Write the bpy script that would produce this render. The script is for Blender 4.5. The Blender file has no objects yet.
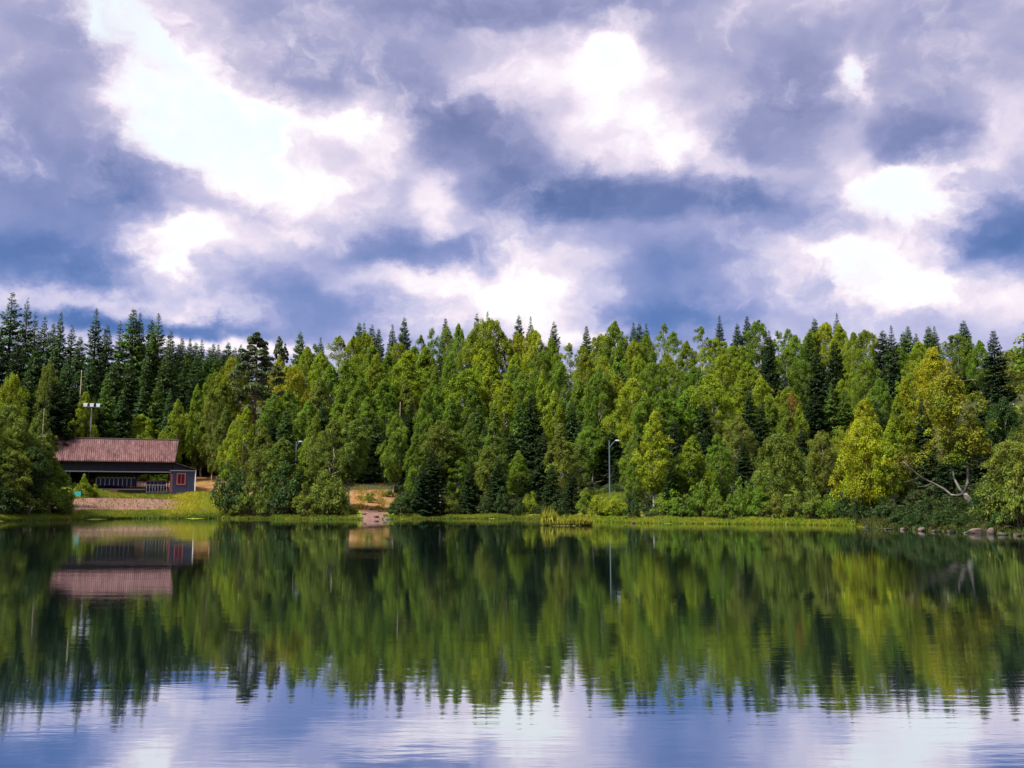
import bpy, bmesh, math, random
import numpy as np
from mathutils import Vector, Matrix

# ------------------------------------------------------------------ camera
F = 1005.0            # focal length in pixels of a 1024 wide frame
EYE = 1.8
HORIZON = 503.0
TH = math.atan((HORIZON - 384) / F)
scene = bpy.context.scene
C = scene.collection
cam_d = bpy.data.cameras.new("camera")
cam = bpy.data.objects.new("camera", cam_d)
C.objects.link(cam)
cam.location = (0, 0, EYE)
cam.rotation_euler = (math.pi / 2 + TH, 0, 0)
cam_d.sensor_width = 36
cam_d.lens = 36 * F / 1024
cam_d.clip_start = 0.1
cam_d.clip_end = 8000
scene.camera = cam


def ray(px, py):
    X = (px - 512) / F
    Y = -(py - 384) / F
    return np.array([X, math.cos(TH) - Y * math.sin(TH), math.sin(TH) + Y * math.cos(TH)])


# ------------------------------------------------------------------ light
SUN_EL, SUN_AZ = 55.0, 240.0      # azimuth clockwise from +Y (the view direction)
SUN_STRENGTH = 4.8
EXPOSURE = 1.2
scene.view_settings.view_transform = 'Standard'
scene.view_settings.look = 'None'
scene.view_settings.gamma = 1
scene.view_settings.use_curve_mapping = False
scene.view_settings.exposure = EXPOSURE
cy = scene.cycles
cy.max_bounces = 7
cy.diffuse_bounces = 3
cy.glossy_bounces = 3
cy.transmission_bounces = 4
cy.caustics_reflective = False
cy.caustics_refractive = False
cy.sample_clamp_indirect = 6
cy.use_denoising = True

sd = bpy.data.lights.new("sun", 'SUN')
sd.energy = SUN_STRENGTH
sd.angle = math.radians(11)
sd.color = (1.0, 0.96, 0.87)
sun = bpy.data.objects.new("sun", sd)
C.objects.link(sun)
_az, _el = math.radians(SUN_AZ), math.radians(SUN_EL)
sdir = Vector((math.sin(_az) * math.cos(_el), math.cos(_az) * math.cos(_el), math.sin(_el)))
sun.rotation_euler = sdir.to_track_quat('Z', 'Y').to_euler()


# ------------------------------------------------------------------ node helper
class NT:
    def __init__(self, tree):
        self.t = tree
        self.n = tree.nodes
        self.l = tree.links

    def new(self, typ, **kw):
        nd = self.n.new(typ)
        for k, v in kw.items():
            setattr(nd, k, v)
        return nd

    def put(self, sock, v):
        if isinstance(v, bpy.types.NodeSocket):
            self.l.new(v, sock)
        else:
            sock.default_value = v

    def math(self, op, a, b=0.0, c=0.0, clamp=False):
        nd = self.new('ShaderNodeMath', operation=op, use_clamp=clamp)
        self.put(nd.inputs[0], a)
        self.put(nd.inputs[1], b)
        self.put(nd.inputs[2], c)
        return nd.outputs[0]

    def vmath(self, op, a, b=(0, 0, 0)):
        nd = self.new('ShaderNodeVectorMath', operation=op)
        self.put(nd.inputs[0], a)
        self.put(nd.inputs[1], b)
        return nd.outputs['Value'] if op in ('DOT_PRODUCT', 'LENGTH') else nd.outputs[0]

    def comb(self, x, y, z):
        nd = self.new('ShaderNodeCombineXYZ')
        for s, v in zip(nd.inputs, (x, y, z)):
            self.put(s, v)
        return nd.outputs[0]

    def noise(self, vec, scale, detail=4, rough=0.5, dist=0.0, color=False):
        nd = self.new('ShaderNodeTexNoise')
        self.put(nd.inputs['Vector'], vec)
        nd.inputs['Scale'].default_value = scale
        nd.inputs['Detail'].default_value = detail
        nd.inputs['Roughness'].default_value = rough
        nd.inputs['Distortion'].default_value = dist
        return nd.outputs['Color' if color else 'Fac']

    def ramp(self, fac, stops, interp='LINEAR'):
        nd = self.new('ShaderNodeValToRGB')
        cr = nd.color_ramp
        cr.interpolation = interp
        while len(cr.elements) < len(stops):
            cr.elements.new(0.5)
        for e, (p, c) in zip(cr.elements, stops):
            e.position = p
            e.color = (c[0], c[1], c[2], 1) if not isinstance(c, float) else (c, c, c, 1)
        self.put(nd.inputs[0], fac)
        return nd.outputs[0]

    def mix(self, fac, a, b, blend='MIX'):
        nd = self.new('ShaderNodeMix', data_type='RGBA', blend_type=blend)
        self.put(nd.inputs[0], fac)
        for s, v in ((nd.inputs[6], a), (nd.inputs[7], b)):
            if isinstance(v, tuple):
                v = (v[0], v[1], v[2], 1)
            self.put(s, v)
        return nd.outputs[2]

    def smooth(self, v, lo, hi, a=0.0, b=1.0):
        nd = self.new('ShaderNodeMapRange', interpolation_type='SMOOTHSTEP')
        self.put(nd.inputs[0], v)
        nd.inputs[1].default_value = lo
        nd.inputs[2].default_value = hi
        nd.inputs[3].default_value = a
        nd.inputs[4].default_value = b
        return nd.outputs[0]


# ------------------------------------------------------------------ sky: broken clouds over a physical sky
world = bpy.data.worlds.new("World")
scene.world = world
world.use_nodes = True
world.cycles.sampling_method = 'MANUAL'
world.cycles.sample_map_resolution = 256
wt = NT(world.node_tree)
wt.n.clear()
wout = wt.new('ShaderNodeOutputWorld')
wbg = wt.new('ShaderNodeBackground')
SKY_STRENGTH = 0.1
SKY_BASE = 0.50
BRIGHT_GAIN = 0.70
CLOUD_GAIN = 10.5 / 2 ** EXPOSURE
wbg.inputs[1].default_value = SKY_STRENGTH
wt.l.new(wbg.outputs[0], wout.inputs[0])
nish = wt.new('ShaderNodeTexSky', sky_type='NISHITA')
nish.sun_disc = False
nish.sun_elevation = _el
nish.sun_rotation = _az
nish.air_density = 1.0
tc = wt.new('ShaderNodeTexCoord')
sep = wt.new('ShaderNodeSeparateXYZ')
wt.l.new(tc.outputs['Generated'], sep.inputs[0])
# azimuth and elevation of the sky direction, in units of 1/1000 radian
az = wt.math('MULTIPLY', wt.math('ARCTAN2', sep.outputs[0], sep.outputs[1]), 1000.0)
el = wt.math('MULTIPLY', wt.math('ARCSINE', sep.outputs[2]), 1000.0)
P0 = wt.comb(az, wt.math('MULTIPLY', el, 1.35), 0.0)
n1 = wt.noise(wt.vmath('ADD', P0, (310, 70, 0)), 0.010, 5, 0.55, 0.0, color=True)
n2 = wt.noise(wt.vmath('ADD', P0, (-400, 900, 40)), 0.030, 5, 0.60, 0.0, color=True)
w1 = wt.vmath('MULTIPLY', wt.vmath('SUBTRACT', n1, (0.5, 0.5, 0.5)), (90, 60, 0))
w2 = wt.vmath('MULTIPLY', wt.vmath('SUBTRACT', n2, (0.5, 0.5, 0.5)), (44, 34, 0))
warp = wt.vmath('ADD', w1, w2)
Pw = wt.vmath('ADD', wt.comb(az, el, 1.0), warp)


def puffs(scale, off, detail=3.0):
    nd = wt.new('ShaderNodeTexVoronoi', feature='SMOOTH_F1', normalize=True)
    wt.put(nd.inputs['Vector'], wt.vmath('ADD', wt.vmath('ADD', P0, wt.vmath('MULTIPLY', warp, (.6, .6, 0))), off))
    nd.inputs['Scale'].default_value = scale
    nd.inputs['Detail'].default_value = detail
    nd.inputs['Roughness'].default_value = 0.55
    nd.inputs['Smoothness'].default_value = 0.35
    return nd.outputs['Distance']


def to_ae(px, py):
    d = ray(px, py)
    d = d / np.linalg.norm(d)
    return 1000 * math.atan2(d[0], d[1]), 1000 * math.asin(d[2])


# cloud masses: where (given as seen from the lakeside), half width, half height, brightness, tilt
CLOUDS = [
    (50, 40, 80, 60, -.08, 0), (60, 175, 105, 70, -.22, 0), (135, 190, 40, 40, -.16, 0), (55, 258, 105, 26, -.34, 0), (235, 212, 44, 15, -.18, 0),
    (440, 245, 95, 17, -.34, 0), (350, 252, 40, 14, -.12, 0), (480, 128, 115, 40, -.30, 26), (420, 55, 70, 18, -.06, 0), (560, 185, 90, 20, -.14, 8),
    (640, 198, 140, 20, -.32, 0), (770, 205, 70, 22, -.20, 0), (300, 72, 60, 34, -.16, 15), (500, 10, 180, 18, -.24, 0), (260, 15, 40, 18, -.12, 0),
    (150, 322, 110, 11, -.40, 0), (60, 314, 80, 12, -.12, 0), (310, 302, 70, 26, -.30, 0), (655, 285, 56, 52, -.28, 0), (690, 325, 70, 22, -.24, 0), (600, 238, 50, 16, -.08, 0),
    (790, 95, 44, 50, -.20, 0), (690, 40, 40, 30, -.06, 0), (912, 140, 50, 24, -.28, 0), (1015, 238, 46, 32, -.40, 0), (950, 40, 110, 45, -.08, 0),
    (1000, 190, 40, 36, -.10, 0), (720, 258, 60, 20, -.06, 0), (830, 228, 40, 18, -.08, 0), (735, 135, 40, 20, -.14, 25), (780, 160, 50, 16, -.10, 20),
    (185, 100, 70, 80, .34, -20), (230, 150, 80, 50, .30, 22), (272, 125, 50, 24, .20, 0),
    (180, 240, 56, 26, .52, 0), (165, 276, 40, 14, .36, 0), (370, 128, 52, 24, .40, 12), (436, 195, 22, 30, .40, 0), (330, 175, 90, 55, .26, 12),
    (395, 275, 70, 14, .20, 0), (290, 240, 80, 22, .16, 0), (400, 90, 60, 16, .06, 0),
    (605, 70, 40, 32, .42, 0), (600, 120, 115, 60, .32, 24), (700, 150, 70, 28, .24, 28), (800, 182, 46, 16, .26, 18), (560, 150, 60, 26, .10, 10),
    (850, 76, 20, 30, .26, 0), (848, 150, 26, 30, .18, 0), (905, 196, 62, 40, .24, 0), (940, 152, 60, 14, .28, -14),
    (885, 285, 68, 38, .30, 15), (955, 300, 56, 26, .26, 0), (500, 282, 78, 34, .50, 0), (545, 312, 48, 24, .40, 0), (560, 250, 70, 20, .22, 0), (615, 300, 30, 30, .06, 0),
    (240, 343, 80, 9, .56, 0), (590, 340, 60, 10, .45, 0), (60, 296, 100, 9, .16, 0), (790, 250, 44, 18, .22, 0), (775, 305, 50, 24, .06, 0),
    (1005, 115, 30, 40, .26, 0), (1012, 300, 26, 28, .26, 0), (480, 72, 100, 16, .14, 8), (160, 300, 100, 10, .22, 0), (740, 335, 40, 10, .10, 0),
]
# clear gaps between the clouds
GAPS = [(118, 14, 34, 46, 1.0, 0), (160, 70, 34, 44, 1.0, -25), (192, 130, 46, 34, 1.0, 10), (240, 158, 44, 30, 1.0, 15), (275, 128, 36, 16, .8, 10), (178, 238, 26, 15, .75, 0), (172, 268, 20, 9, .6, 0),
        (350, 130, 28, 10, .55, 10), (606, 66, 26, 26, .62, 0), (850, 74, 12, 20, .62, 0), (905, 194, 40, 26, 1.0, 0), (948, 158, 30, 10, .7, -14), (858, 272, 30, 14, .8, 20), (895, 292, 48, 20, .95, 8), (500, 290, 44, 18, .6, 0)]


def blobs(lst, P, gain_pos=1.0, gain_neg=1.0, base=0.42, power=1.35):
    acc = None
    for px, py, sx, sy, amp, rot in lst:
        amp = amp * (gain_pos if amp > 0 else gain_neg)
        a0, e0 = to_ae(px, py)
        c, s = math.cos(math.radians(-rot)), math.sin(math.radians(-rot))
        u = wt.vmath('DOT_PRODUCT', P, (c / sx, s / sx, -(a0 * c + e0 * s) / sx))
        v = wt.vmath('DOT_PRODUCT', P, (-s / sy, c / sy, -(-a0 * s + e0 * c) / sy))
        q = wt.math('MULTIPLY_ADD', u, u, wt.math('MULTIPLY', v, v))
        g = wt.math('POWER', base, wt.math('POWER', q, power))
        acc = wt.math('MULTIPLY', g, amp) if acc is None else wt.math('MULTIPLY_ADD', g, amp, acc)
    return acc


acc = blobs(CLOUDS, Pw, BRIGHT_GAIN, 0.95)
gapf = wt.math('MINIMUM', blobs(GAPS, Pw, base=0.5, power=1.2), 0.80)
fb = wt.noise(wt.vmath('ADD', wt.comb(az, wt.math('MULTIPLY', el, 1.6), 0.0), (80, 40, 12)), 0.008, 6, 0.55, 0.2)
fb2 = wt.noise(wt.vmath('ADD', Pw, (800, -40, 2)), 0.040, 5, 0.6, 0.0)
pf = puffs(0.016, (50, 20, 3))
# relief: each billow is brighter on the side towards the light above it than on the side below
Pb = wt.vmath('ADD', P0, wt.vmath('MULTIPLY', warp, (.8, .8, 0)))
r0 = wt.noise(wt.vmath('ADD', Pb, (33, 510, 7)), 0.0090, 5, 0.47, 0.0)
r1 = wt.noise(wt.vmath('ADD', Pb, (26, 532, 7)), 0.0090, 5, 0.47, 0.0)
relief = wt.math('SUBTRACT', r0, r1)
val = wt.math('ADD', acc, SKY_BASE)
val = wt.math('MULTIPLY_ADD', wt.math('SUBTRACT', fb, 0.5), 0.20, val)
val = wt.math('MULTIPLY_ADD', wt.math('SUBTRACT', fb2, 0.5), 0.06, val)
val = wt.math('MULTIPLY_ADD', wt.math('SUBTRACT', 0.33, pf), 0.12, val)
val = wt.math('MULTIPLY_ADD', relief, wt.smooth(val, 0.35, 0.72, 0.28, 0.75), val)
gapv = wt.math('MULTIPLY_ADD', wt.math('SUBTRACT', r0, 0.5), 1.7, gapf)
gapv = wt.math('MULTIPLY_ADD', wt.math('SUBTRACT', fb2, 0.5), 1.1, gapv)
gap = wt.smooth(gapv, 0.28, 1.05)
# the cloud thins and brightens towards a gap
val = wt.math('MULTIPLY_ADD', wt.smooth(gapv, -0.05, 0.65), 0.20, val)
# cloud value raised overhead, out of view, to put more light on the trees
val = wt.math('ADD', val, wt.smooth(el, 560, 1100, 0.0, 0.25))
hi = wt.ramp(val, [(0.0, (.09, .125, .27)), (.20, (.165, .20, .39)), (.40, (.33, .345, .56)), (.60, (.60, .56, .73)),
                   (.76, (.84, .75, .87)), (.88, (.97, .93, .98)), (1.0, (1.0, .98, 1.0))])
lo = wt.ramp(val, [(0.0, (.075, .16, .41)), (.20, (.145, .235, .51)), (.40, (.31, .355, .63)), (.60, (.58, .57, .78)),
                   (.76, (.86, .77, .88)), (.88, (.97, .93, .98)), (1.0, (.97, 1.0, 1.0))])
cl = wt.mix(wt.smooth(el, 170, 400), lo, hi)
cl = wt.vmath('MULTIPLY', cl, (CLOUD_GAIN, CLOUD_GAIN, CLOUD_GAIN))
clear = wt.mix(wt.smooth(el, 180, 420), (.97, .99, 1.0), (.87, .965, 1.0))
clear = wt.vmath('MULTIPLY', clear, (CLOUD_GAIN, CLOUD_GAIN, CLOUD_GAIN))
clear = wt.mix(0.06, clear, nish.outputs[0])
over = wt.smooth(el, 480, 900, 1.0, 1.9)       # unseen overhead sky boosted as added soft fill from above
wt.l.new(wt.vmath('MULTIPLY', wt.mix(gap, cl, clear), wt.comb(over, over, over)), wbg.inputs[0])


# ------------------------------------------------------------------ materials
def new_mat(name):
    m = bpy.data.materials.new(name)
    m.use_nodes = True
    t = NT(m.node_tree)
    b = t.n['Principled BSDF']
    b.inputs['Specular IOR Level'].default_value = 0.12
    return m, t, b


def plain(name, col, rough=0.7, var=0.12, scale=3.0, metallic=0.0, bump=0.0):
    m, t, b = new_mat(name)
    co = t.new('ShaderNodeTexCoord').outputs['Object']
    nz = t.noise(co, scale, 5, 0.6)
    k = t.math('MULTIPLY_ADD', nz, 2 * var, 1 - var)
    colr = t.mix(1.0, tuple(col), t.comb(k, k, k), 'MULTIPLY')
    t.l.new(colr, b.inputs['Base Color'])
    b.inputs['Roughness'].default_value = rough
    b.inputs['Metallic'].default_value = metallic
    if bump:
        bp = t.new('ShaderNodeBump')
        bp.inputs['Distance'].default_value = bump
        t.l.new(t.noise(co, scale * 4, 4), bp.inputs['Height'])
        t.l.new(bp.outputs[0], b.inputs['Normal'])
    return m


def leaf_mat(name, trans=0.42):
    m = bpy.data.materials.new(name)
    m.use_nodes = True
    t = NT(m.node_tree)
    t.n.clear()
    out = t.new('ShaderNodeOutputMaterial')
    oi = t.new('ShaderNodeObjectInfo')
    at = t.new('ShaderNodeAttribute', attribute_name='tone')
    col = t.mix(1.0, oi.outputs['Color'], at.outputs['Color'], 'MULTIPLY')
    d = t.new('ShaderNodeBsdfDiffuse')
    tr = t.new('ShaderNodeBsdfTranslucent')
    gl = t.new('ShaderNodeBsdfGlossy')
    gl.inputs['Roughness'].default_value = 0.55
    t.l.new(col, d.inputs[0])
    t.l.new(t.mix(1.0, col, (1.05, 1.1, 0.6), 'MULTIPLY'), tr.inputs[0])
    gl.inputs[0].default_value = (0.5, 0.5, 0.5, 1)
    mx = t.new('ShaderNodeMixShader')
    mx.inputs[0].default_value = trans
    t.l.new(d.outputs[0], mx.inputs[1])
    t.l.new(tr.outputs[0], mx.inputs[2])
    m2 = t.new('ShaderNodeMixShader')
    m2.inputs[0].default_value = 0.02
    t.l.new(mx.outputs[0], m2.inputs[1])
    t.l.new(gl.outputs[0], m2.inputs[2])
    t.l.new(m2.outputs[0], out.inputs[0])
    return m


M_LEAF = leaf_mat('broad_leaves')
M_NEEDLE = leaf_mat('needles', 0.2)
M_GRASS = leaf_mat('grass_blades', 0.4)


def bark(name, a, b_, sx, sz, lo=0.45, hi=0.6):
    m, t, b = new_mat(name)
    co = t.new('ShaderNodeTexCoord').outputs['Object']
    v = t.vmath('MULTIPLY', co, (sx, sx, sz))
    f = t.smooth(t.noise(v, 1.0, 5, 0.6), lo, hi)
    t.l.new(t.mix(f, a, b_), b.inputs['Base Color'])
    b.inputs['Roughness'].default_value = 0.85
    return m


M_BIRCHBARK = bark('birch_bark', (.40, .375, .33), (.06, .055, .05), 1.2, 3.5, .48, .62)
M_OLDBIRCH = bark('old_birch_bark', (.21, .195, .17), (.055, .05, .045), 1.6, 2.5, .40, .60)
M_SPRUCEBARK = bark('spruce_bark', (.14, .10, .075), (.06, .045, .035), 6, 1.5)
M_PINEBARK = bark('pine_bark', (.20, .12, .07), (.10, .06, .04), 5, 1.5)
M_DEADWOOD = bark('bleached_dead_wood', (.24, .21, .17), (.12, .10, .08), 6, 0.8)


# ------------------------------------------------------------------ mesh helpers
def tag(o, label=None, cat=None, group=None, kind=None):
    if label: o['label'] = label
    if cat: o['category'] = cat
    if group: o['group'] = group
    if kind: o['kind'] = kind
    return o


def link(name, me, parent=None, loc=None):
    o = bpy.data.objects.new(name, me)
    C.objects.link(o)
    if parent is not None:
        o.parent = parent
    if loc is not None:
        o.location = loc
    return o


def empty(name, loc=(0, 0, 0), rz=0.0):
    o = bpy.data.objects.new(name, None)
    o.empty_display_size = 0.3
    C.objects.link(o)
    o.location = loc
    o.rotation_euler = (0, 0, rz)
    return o


class MB:
    """collects verts and faces for one mesh"""
    def __init__(self):
        self.v, self.f = [], []

    def box(self, x0, x1, y0, y1, z0, z1):
        b = len(self.v)
        self.v += [(x0, y0, z0), (x1, y0, z0), (x1, y1, z0), (x0, y1, z0), (x0, y0, z1), (x1, y0, z1), (x1, y1, z1), (x0, y1, z1)]
        self.f += [tuple(b + i for i in q) for q in ((3, 2, 1, 0), (4, 5, 6, 7), (0, 1, 5, 4), (1, 2, 6, 5), (2, 3, 7, 6), (3, 0, 4, 7))]
        return self

    def slab(self, quad, off):
        """a quad given a thickness along off"""
        b = len(self.v)
        q = [Vector(p) for p in quad]
        o = Vector(off)
        self.v += [tuple(p) for p in q] + [tuple(p + o) for p in q]
        n = len(q)
        self.f.append(tuple(b + i for i in range(n))[::-1])
        self.f.append(tuple(b + n + i for i in range(n)))
        for i in range(n):
            j = (i + 1) % n
            self.f.append((b + i, b + j, b + n + j, b + n + i))
        return self

    def tube(self, pts, rads, n=6, caps=True):
        pts = [Vector(p) for p in pts]
        b = len(self.v)
        for i, p in enumerate(pts):
            d = (pts[min(i + 1, len(pts) - 1)] - pts[max(i - 1, 0)]).normalized()
            a = d.orthogonal().normalized() if abs(d.z) < 0.99 else Vector((1, 0, 0))
            if abs(d.z) < 0.99:
                a = d.cross(Vector((0, 0, 1))).normalized()
            c = d.cross(a)
            for k in range(n):
                w = 2 * math.pi * k / n
                self.v.append(tuple(p + (a * math.cos(w) + c * math.sin(w)) * rads[i]))
        for i in range(len(pts) - 1):
            for k in range(n):
                k2 = (k + 1) % n
                self.f.append((b + i * n + k, b + i * n + k2, b + (i + 1) * n + k2, b + (i + 1) * n + k))
        if caps:
            self.f.append(tuple(b + k for k in range(n))[::-1])
            self.f.append(tuple(b + (len(pts) - 1) * n + k for k in range(n)))
        return self

    def mesh(self, name, mat, smooth=False):
        me = bpy.data.meshes.new(name)
        me.from_pydata(self.v, [], self.f)
        me.materials.append(mat)
        if smooth:
            me.polygons.foreach_set('use_smooth', [True] * len(me.polygons))
        me.update()
        return me

    def build(self, name, mat, parent=None, smooth=False):
        return link(name, self.mesh(name, mat, smooth), parent)


def unit(a):
    return a / np.maximum(np.linalg.norm(a, axis=1, keepdims=True), 1e-9)


def cards(name, cen, nrm, length, width, mat, rng, along=None, tone=None):
    """many small leaf faces (kite shaped) as one mesh"""
    n = len(cen)
    nrm = unit(nrm)
    ref = rng.normal(size=(n, 3)) if along is None else along + rng.normal(size=(n, 3)) * 0.25
    t = unit(ref - nrm * np.sum(ref * nrm, 1, keepdims=True))
    s = np.cross(nrm, t)
    L = np.broadcast_to(length, (n,))[:, None]
    W = np.broadcast_to(width, (n,))[:, None]
    bend = nrm * L * 0.12
    v = np.empty((n, 4, 3))
    v[:, 0] = cen - t * L * 0.5
    v[:, 1] = cen + s * W * 0.5 + bend
    v[:, 2] = cen + t * L * 0.5
    v[:, 3] = cen - s * W * 0.5 + bend
    me = bpy.data.meshes.new(name)
    me.vertices.add(4 * n)
    me.vertices.foreach_set('co', v.astype(np.float32).ravel())
    me.loops.add(4 * n)
    me.loops.foreach_set('vertex_index', np.arange(4 * n, dtype=np.int32))
    me.polygons.add(n)
    me.polygons.foreach_set('loop_start', np.arange(0, 4 * n, 4, dtype=np.int32))
    if tone is not None:
        at = me.attributes.new('tone', 'FLOAT_COLOR', 'POINT')
        c = np.ones((n, 4, 4), np.float32)
        c[:, :, :3] = tone[:, None, :]
        at.data.foreach_set('color', c.ravel())
    me.materials.append(mat)
    me.update()
    return me


# ------------------------------------------------------------------ ground shape (star shaped lake around the lakeside)
SHORE_PX = [(-60, 523.5), (0, 521.2), (70, 519.8), (130, 518.6), (220, 518.4), (300, 519.2), (350, 519.6), (385, 519.2), (430, 518.6), (510, 518.6),
            (560, 519.2), (588, 521.2), (640, 523), (700, 523.6), (800, 524.6), (848, 525.6), (872, 528), (930, 530.5), (985, 533.2), (1024, 535.5), (1090, 539)]
_saz, _sr = [], []
for px, py in SHORE_PX:
    d = ray(px, py)
    k = -EYE / d[2]
    _saz.append(math.atan2(d[0], d[1]))
    _sr.append(k * math.hypot(d[0], d[1]))
_saz = [-math.pi, -2.6, -1.8, -1.2, -0.8] + _saz + [0.8, 1.2, 1.8, 2.6, math.pi]
_sr = [2.0, 2.6, 14, 40, 70] + _sr + [40, 30, 12, 2.6, 2.0]


def shore_r(a):
    return np.interp(a, _saz, _sr)


_wob = np.random.default_rng(4)
_wk = [(_wob.uniform(0.02, 0.14), _wob.uniform(0, 6.28), _wob.uniform(0, 6.28)) for _ in range(10)]


def ground(x, y):
    x = np.asarray(x, float)
    y = np.asarray(y, float)
    a = np.arctan2(x, y)
    r = np.hypot(x, y)
    ds = shore_r(a)
    ds = ds + np.where(ds > 30, 0.5 * np.sin(a * 70) + 0.35 * np.sin(a * 151 + 1), 0)
    t = r - ds
    z = np.interp(t, [-60, -12, -3, 0, 0.8, 2, 6, 15, 25, 40, 60, 80, 100, 120, 150, 300, 1000, 4000],
                  [-4, -2.2, -.7, 0.0, .22, .36, .75, 1.6, 2.7, 5, 9, 14, 19.5, 24, 26, 34, 60, 80])
    n = sum(np.sin(x * k * math.cos(p) + y * k * math.sin(p) + q) for k, p, q in _wk) / 10
    z = z + n * np.clip(t - 3, 0, 25) / 25 * 0.9
    return z


def gz(x, y):
    return float(ground(x, y))


def spot(px, t):
    """ground point on the bearing of picture column px, t metres behind the waterline"""
    d = ray(px, HORIZON)
    a = math.atan2(d[0], d[1])
    r = float(shore_r(a)) + t
    x, y = r * math.sin(a), r * math.cos(a)
    return x, y, gz(x, y)


def axis_steps(lo, hi, step, far):
    a = list(np.arange(lo, hi + step / 2, step))
    s, v = step, a[-1]
    while v < far:
        s *= 1.35
        v += s
        a.append(v)
    s, v = step, a[0]
    while v > -far:
        s *= 1.35
        v -= s
        a.insert(0, v)
    return np.array(a)


def in_box(px, t, p0, p1, t0, t1, fp=6, ft=2):
    f = lambda v, a, b, s: np.clip(np.minimum(v - a, b - v) / s + 0.5, 0, 1)
    return f(px, p0, p1, fp) * f(t, t0, t1, ft)


def build_ground():
    xs = axis_steps(-95, 95, 0.9, 3500)
    ys = axis_steps(48, 190, 0.9, 3500)
    X, Y = np.meshgrid(xs, ys)
    Z = ground(X, Y)
    nx, ny = len(xs), len(ys)
    v = np.stack([X, Y, Z], -1).reshape(-1, 3)
    idx = np.arange(nx * ny).reshape(ny, nx)
    f = np.stack([idx[:-1, :-1], idx[:-1, 1:], idx[1:, 1:], idx[1:, :-1]], -1).reshape(-1, 4)
    me = bpy.data.meshes.new('terrain')
    me.vertices.add(len(v))
    me.vertices.foreach_set('co', v.astype(np.float32).ravel())
    me.loops.add(f.size)
    me.loops.foreach_set('vertex_index', f.astype(np.int32).ravel())
    me.polygons.add(len(f))
    me.polygons.foreach_set('loop_start', np.arange(0, f.size, 4, dtype=np.int32))
    me.polygons.foreach_set('use_smooth', [True] * len(f))
    # what covers the ground: r grass, g gravel, b bare earth
    a = np.arctan2(v[:, 0], v[:, 1])
    t = np.hypot(v[:, 0], v[:, 1]) - shore_r(a)
    px = 512 + F * np.tan(np.clip(a, -1.2, 1.2)) * math.cos(TH)
    grass = np.clip(in_box(px, t, -400, 860, -1, 3.2, 4, 2) + in_box(px, t, 60, 245, -1, 34, 14, 4) + in_box(px, t, 330, 400, 0, 26, 14, 4)
                    + in_box(px, t, 560, 640, -1, 26, 14, 6) + in_box(px, t, 470, 530, -1, 16, 14, 6), 0, 1)
    gravel = np.clip(in_box(px, t, 50, 192, 5.5, 21.5, 16, 3) + in_box(px, t, 364, 388, -1, 9, 8, 2) + in_box(px, t, 74, 174, 31, 46, 8, 3), 0, 1)
    earth = np.clip(in_box(px, t, 190, 262, 25, 46, 8, 4) + in_box(px, t, 348, 402, 8, 30, 10, 4) + in_box(px, t, 500, 530, 8, 14, 6, 3) * .7, 0, 1)
    col = np.ones((len(v), 4), np.float32)
    col[:, 0], col[:, 1], col[:, 2] = grass, gravel, earth
    at = me.attributes.new('cover', 'FLOAT_COLOR', 'POINT')
    at.data.foreach_set('color', col.ravel())
    m, nt, b = new_mat('lakeside_ground')
    co = nt.new('ShaderNodeTexCoord').outputs['Object']
    cov = nt.new('ShaderNodeSeparateColor')
    atn = nt.new('ShaderNodeAttribute', attribute_name='cover')
    nt.l.new(atn.outputs['Color'], cov.inputs[0])
    nz = nt.noise(co, 0.5, 6, 0.65)
    nf = nt.noise(co, 3.0, 5, 0.7)
    floor = nt.ramp(nf, [(.3, (.022, .024, .010)), (.5, (.035, .042, .012)), (.7, (.06, .05, .025))])
    grs = nt.ramp(nt.math('ADD', nt.math('MULTIPLY', nz, .6), nt.math('MULTIPLY', nf, .4)),
                  [(.36, (.06, .11, .012)), (.5, (.15, .19, .016)), (.6, (.22, .22, .03)), (.7, (.10, .14, .02))])
    grv = nt.ramp(nt.noise(co, 1.1, 8, 0.8), [(.32, (.06, .04, .03)), (.42, (.125, .07, .05)), (.54, (.19, .105, .085)), (.64, (.14, .085, .04)), (.74, (.12, .12, .02))])
    ert = nt.ramp(nt.noise(nt.vmath('MULTIPLY', co, (1, .35, 1)), 0.8, 7, 0.75), [(.34, (.06, .08, .02)), (.44, (.15, .085, .03)), (.52, (.22, .10, .04)), (.58, (.21, .145, .04)), (.66, (.10, .12, .02))])

    def fac(ch, off):
        return nt.smooth(nt.math('ADD', ch, nt.math('MULTIPLY_ADD', nt.noise(nt.vmath('ADD', co, (off, 0, 0)), 0.7, 5, 0.7), 0.9, -0.45)), 0.4, 0.6)
    c = nt.mix(fac(cov.outputs[0], 3), floor, grs)
    c = nt.mix(fac(cov.outputs[1], 33), c, grv)
    c = nt.mix(fac(cov.outputs[2], 63), c, ert)
    nt.l.new(c, b.inputs['Base Color'])
    b.inputs['Roughness'].default_value = 0.95
    bp = nt.new('ShaderNodeBump')
    bp.inputs['Distance'].default_value = 0.35
    nt.l.new(nt.noise(co, 2.5, 6, 0.7), bp.inputs['Height'])
    nt.l.new(bp.outputs[0], b.inputs['Normal'])
    me.materials.append(m)
    me.update()
    tag(link('terrain', me), 'grassy bank and wooded hillside behind the lake', kind='structure')


build_ground()


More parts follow.
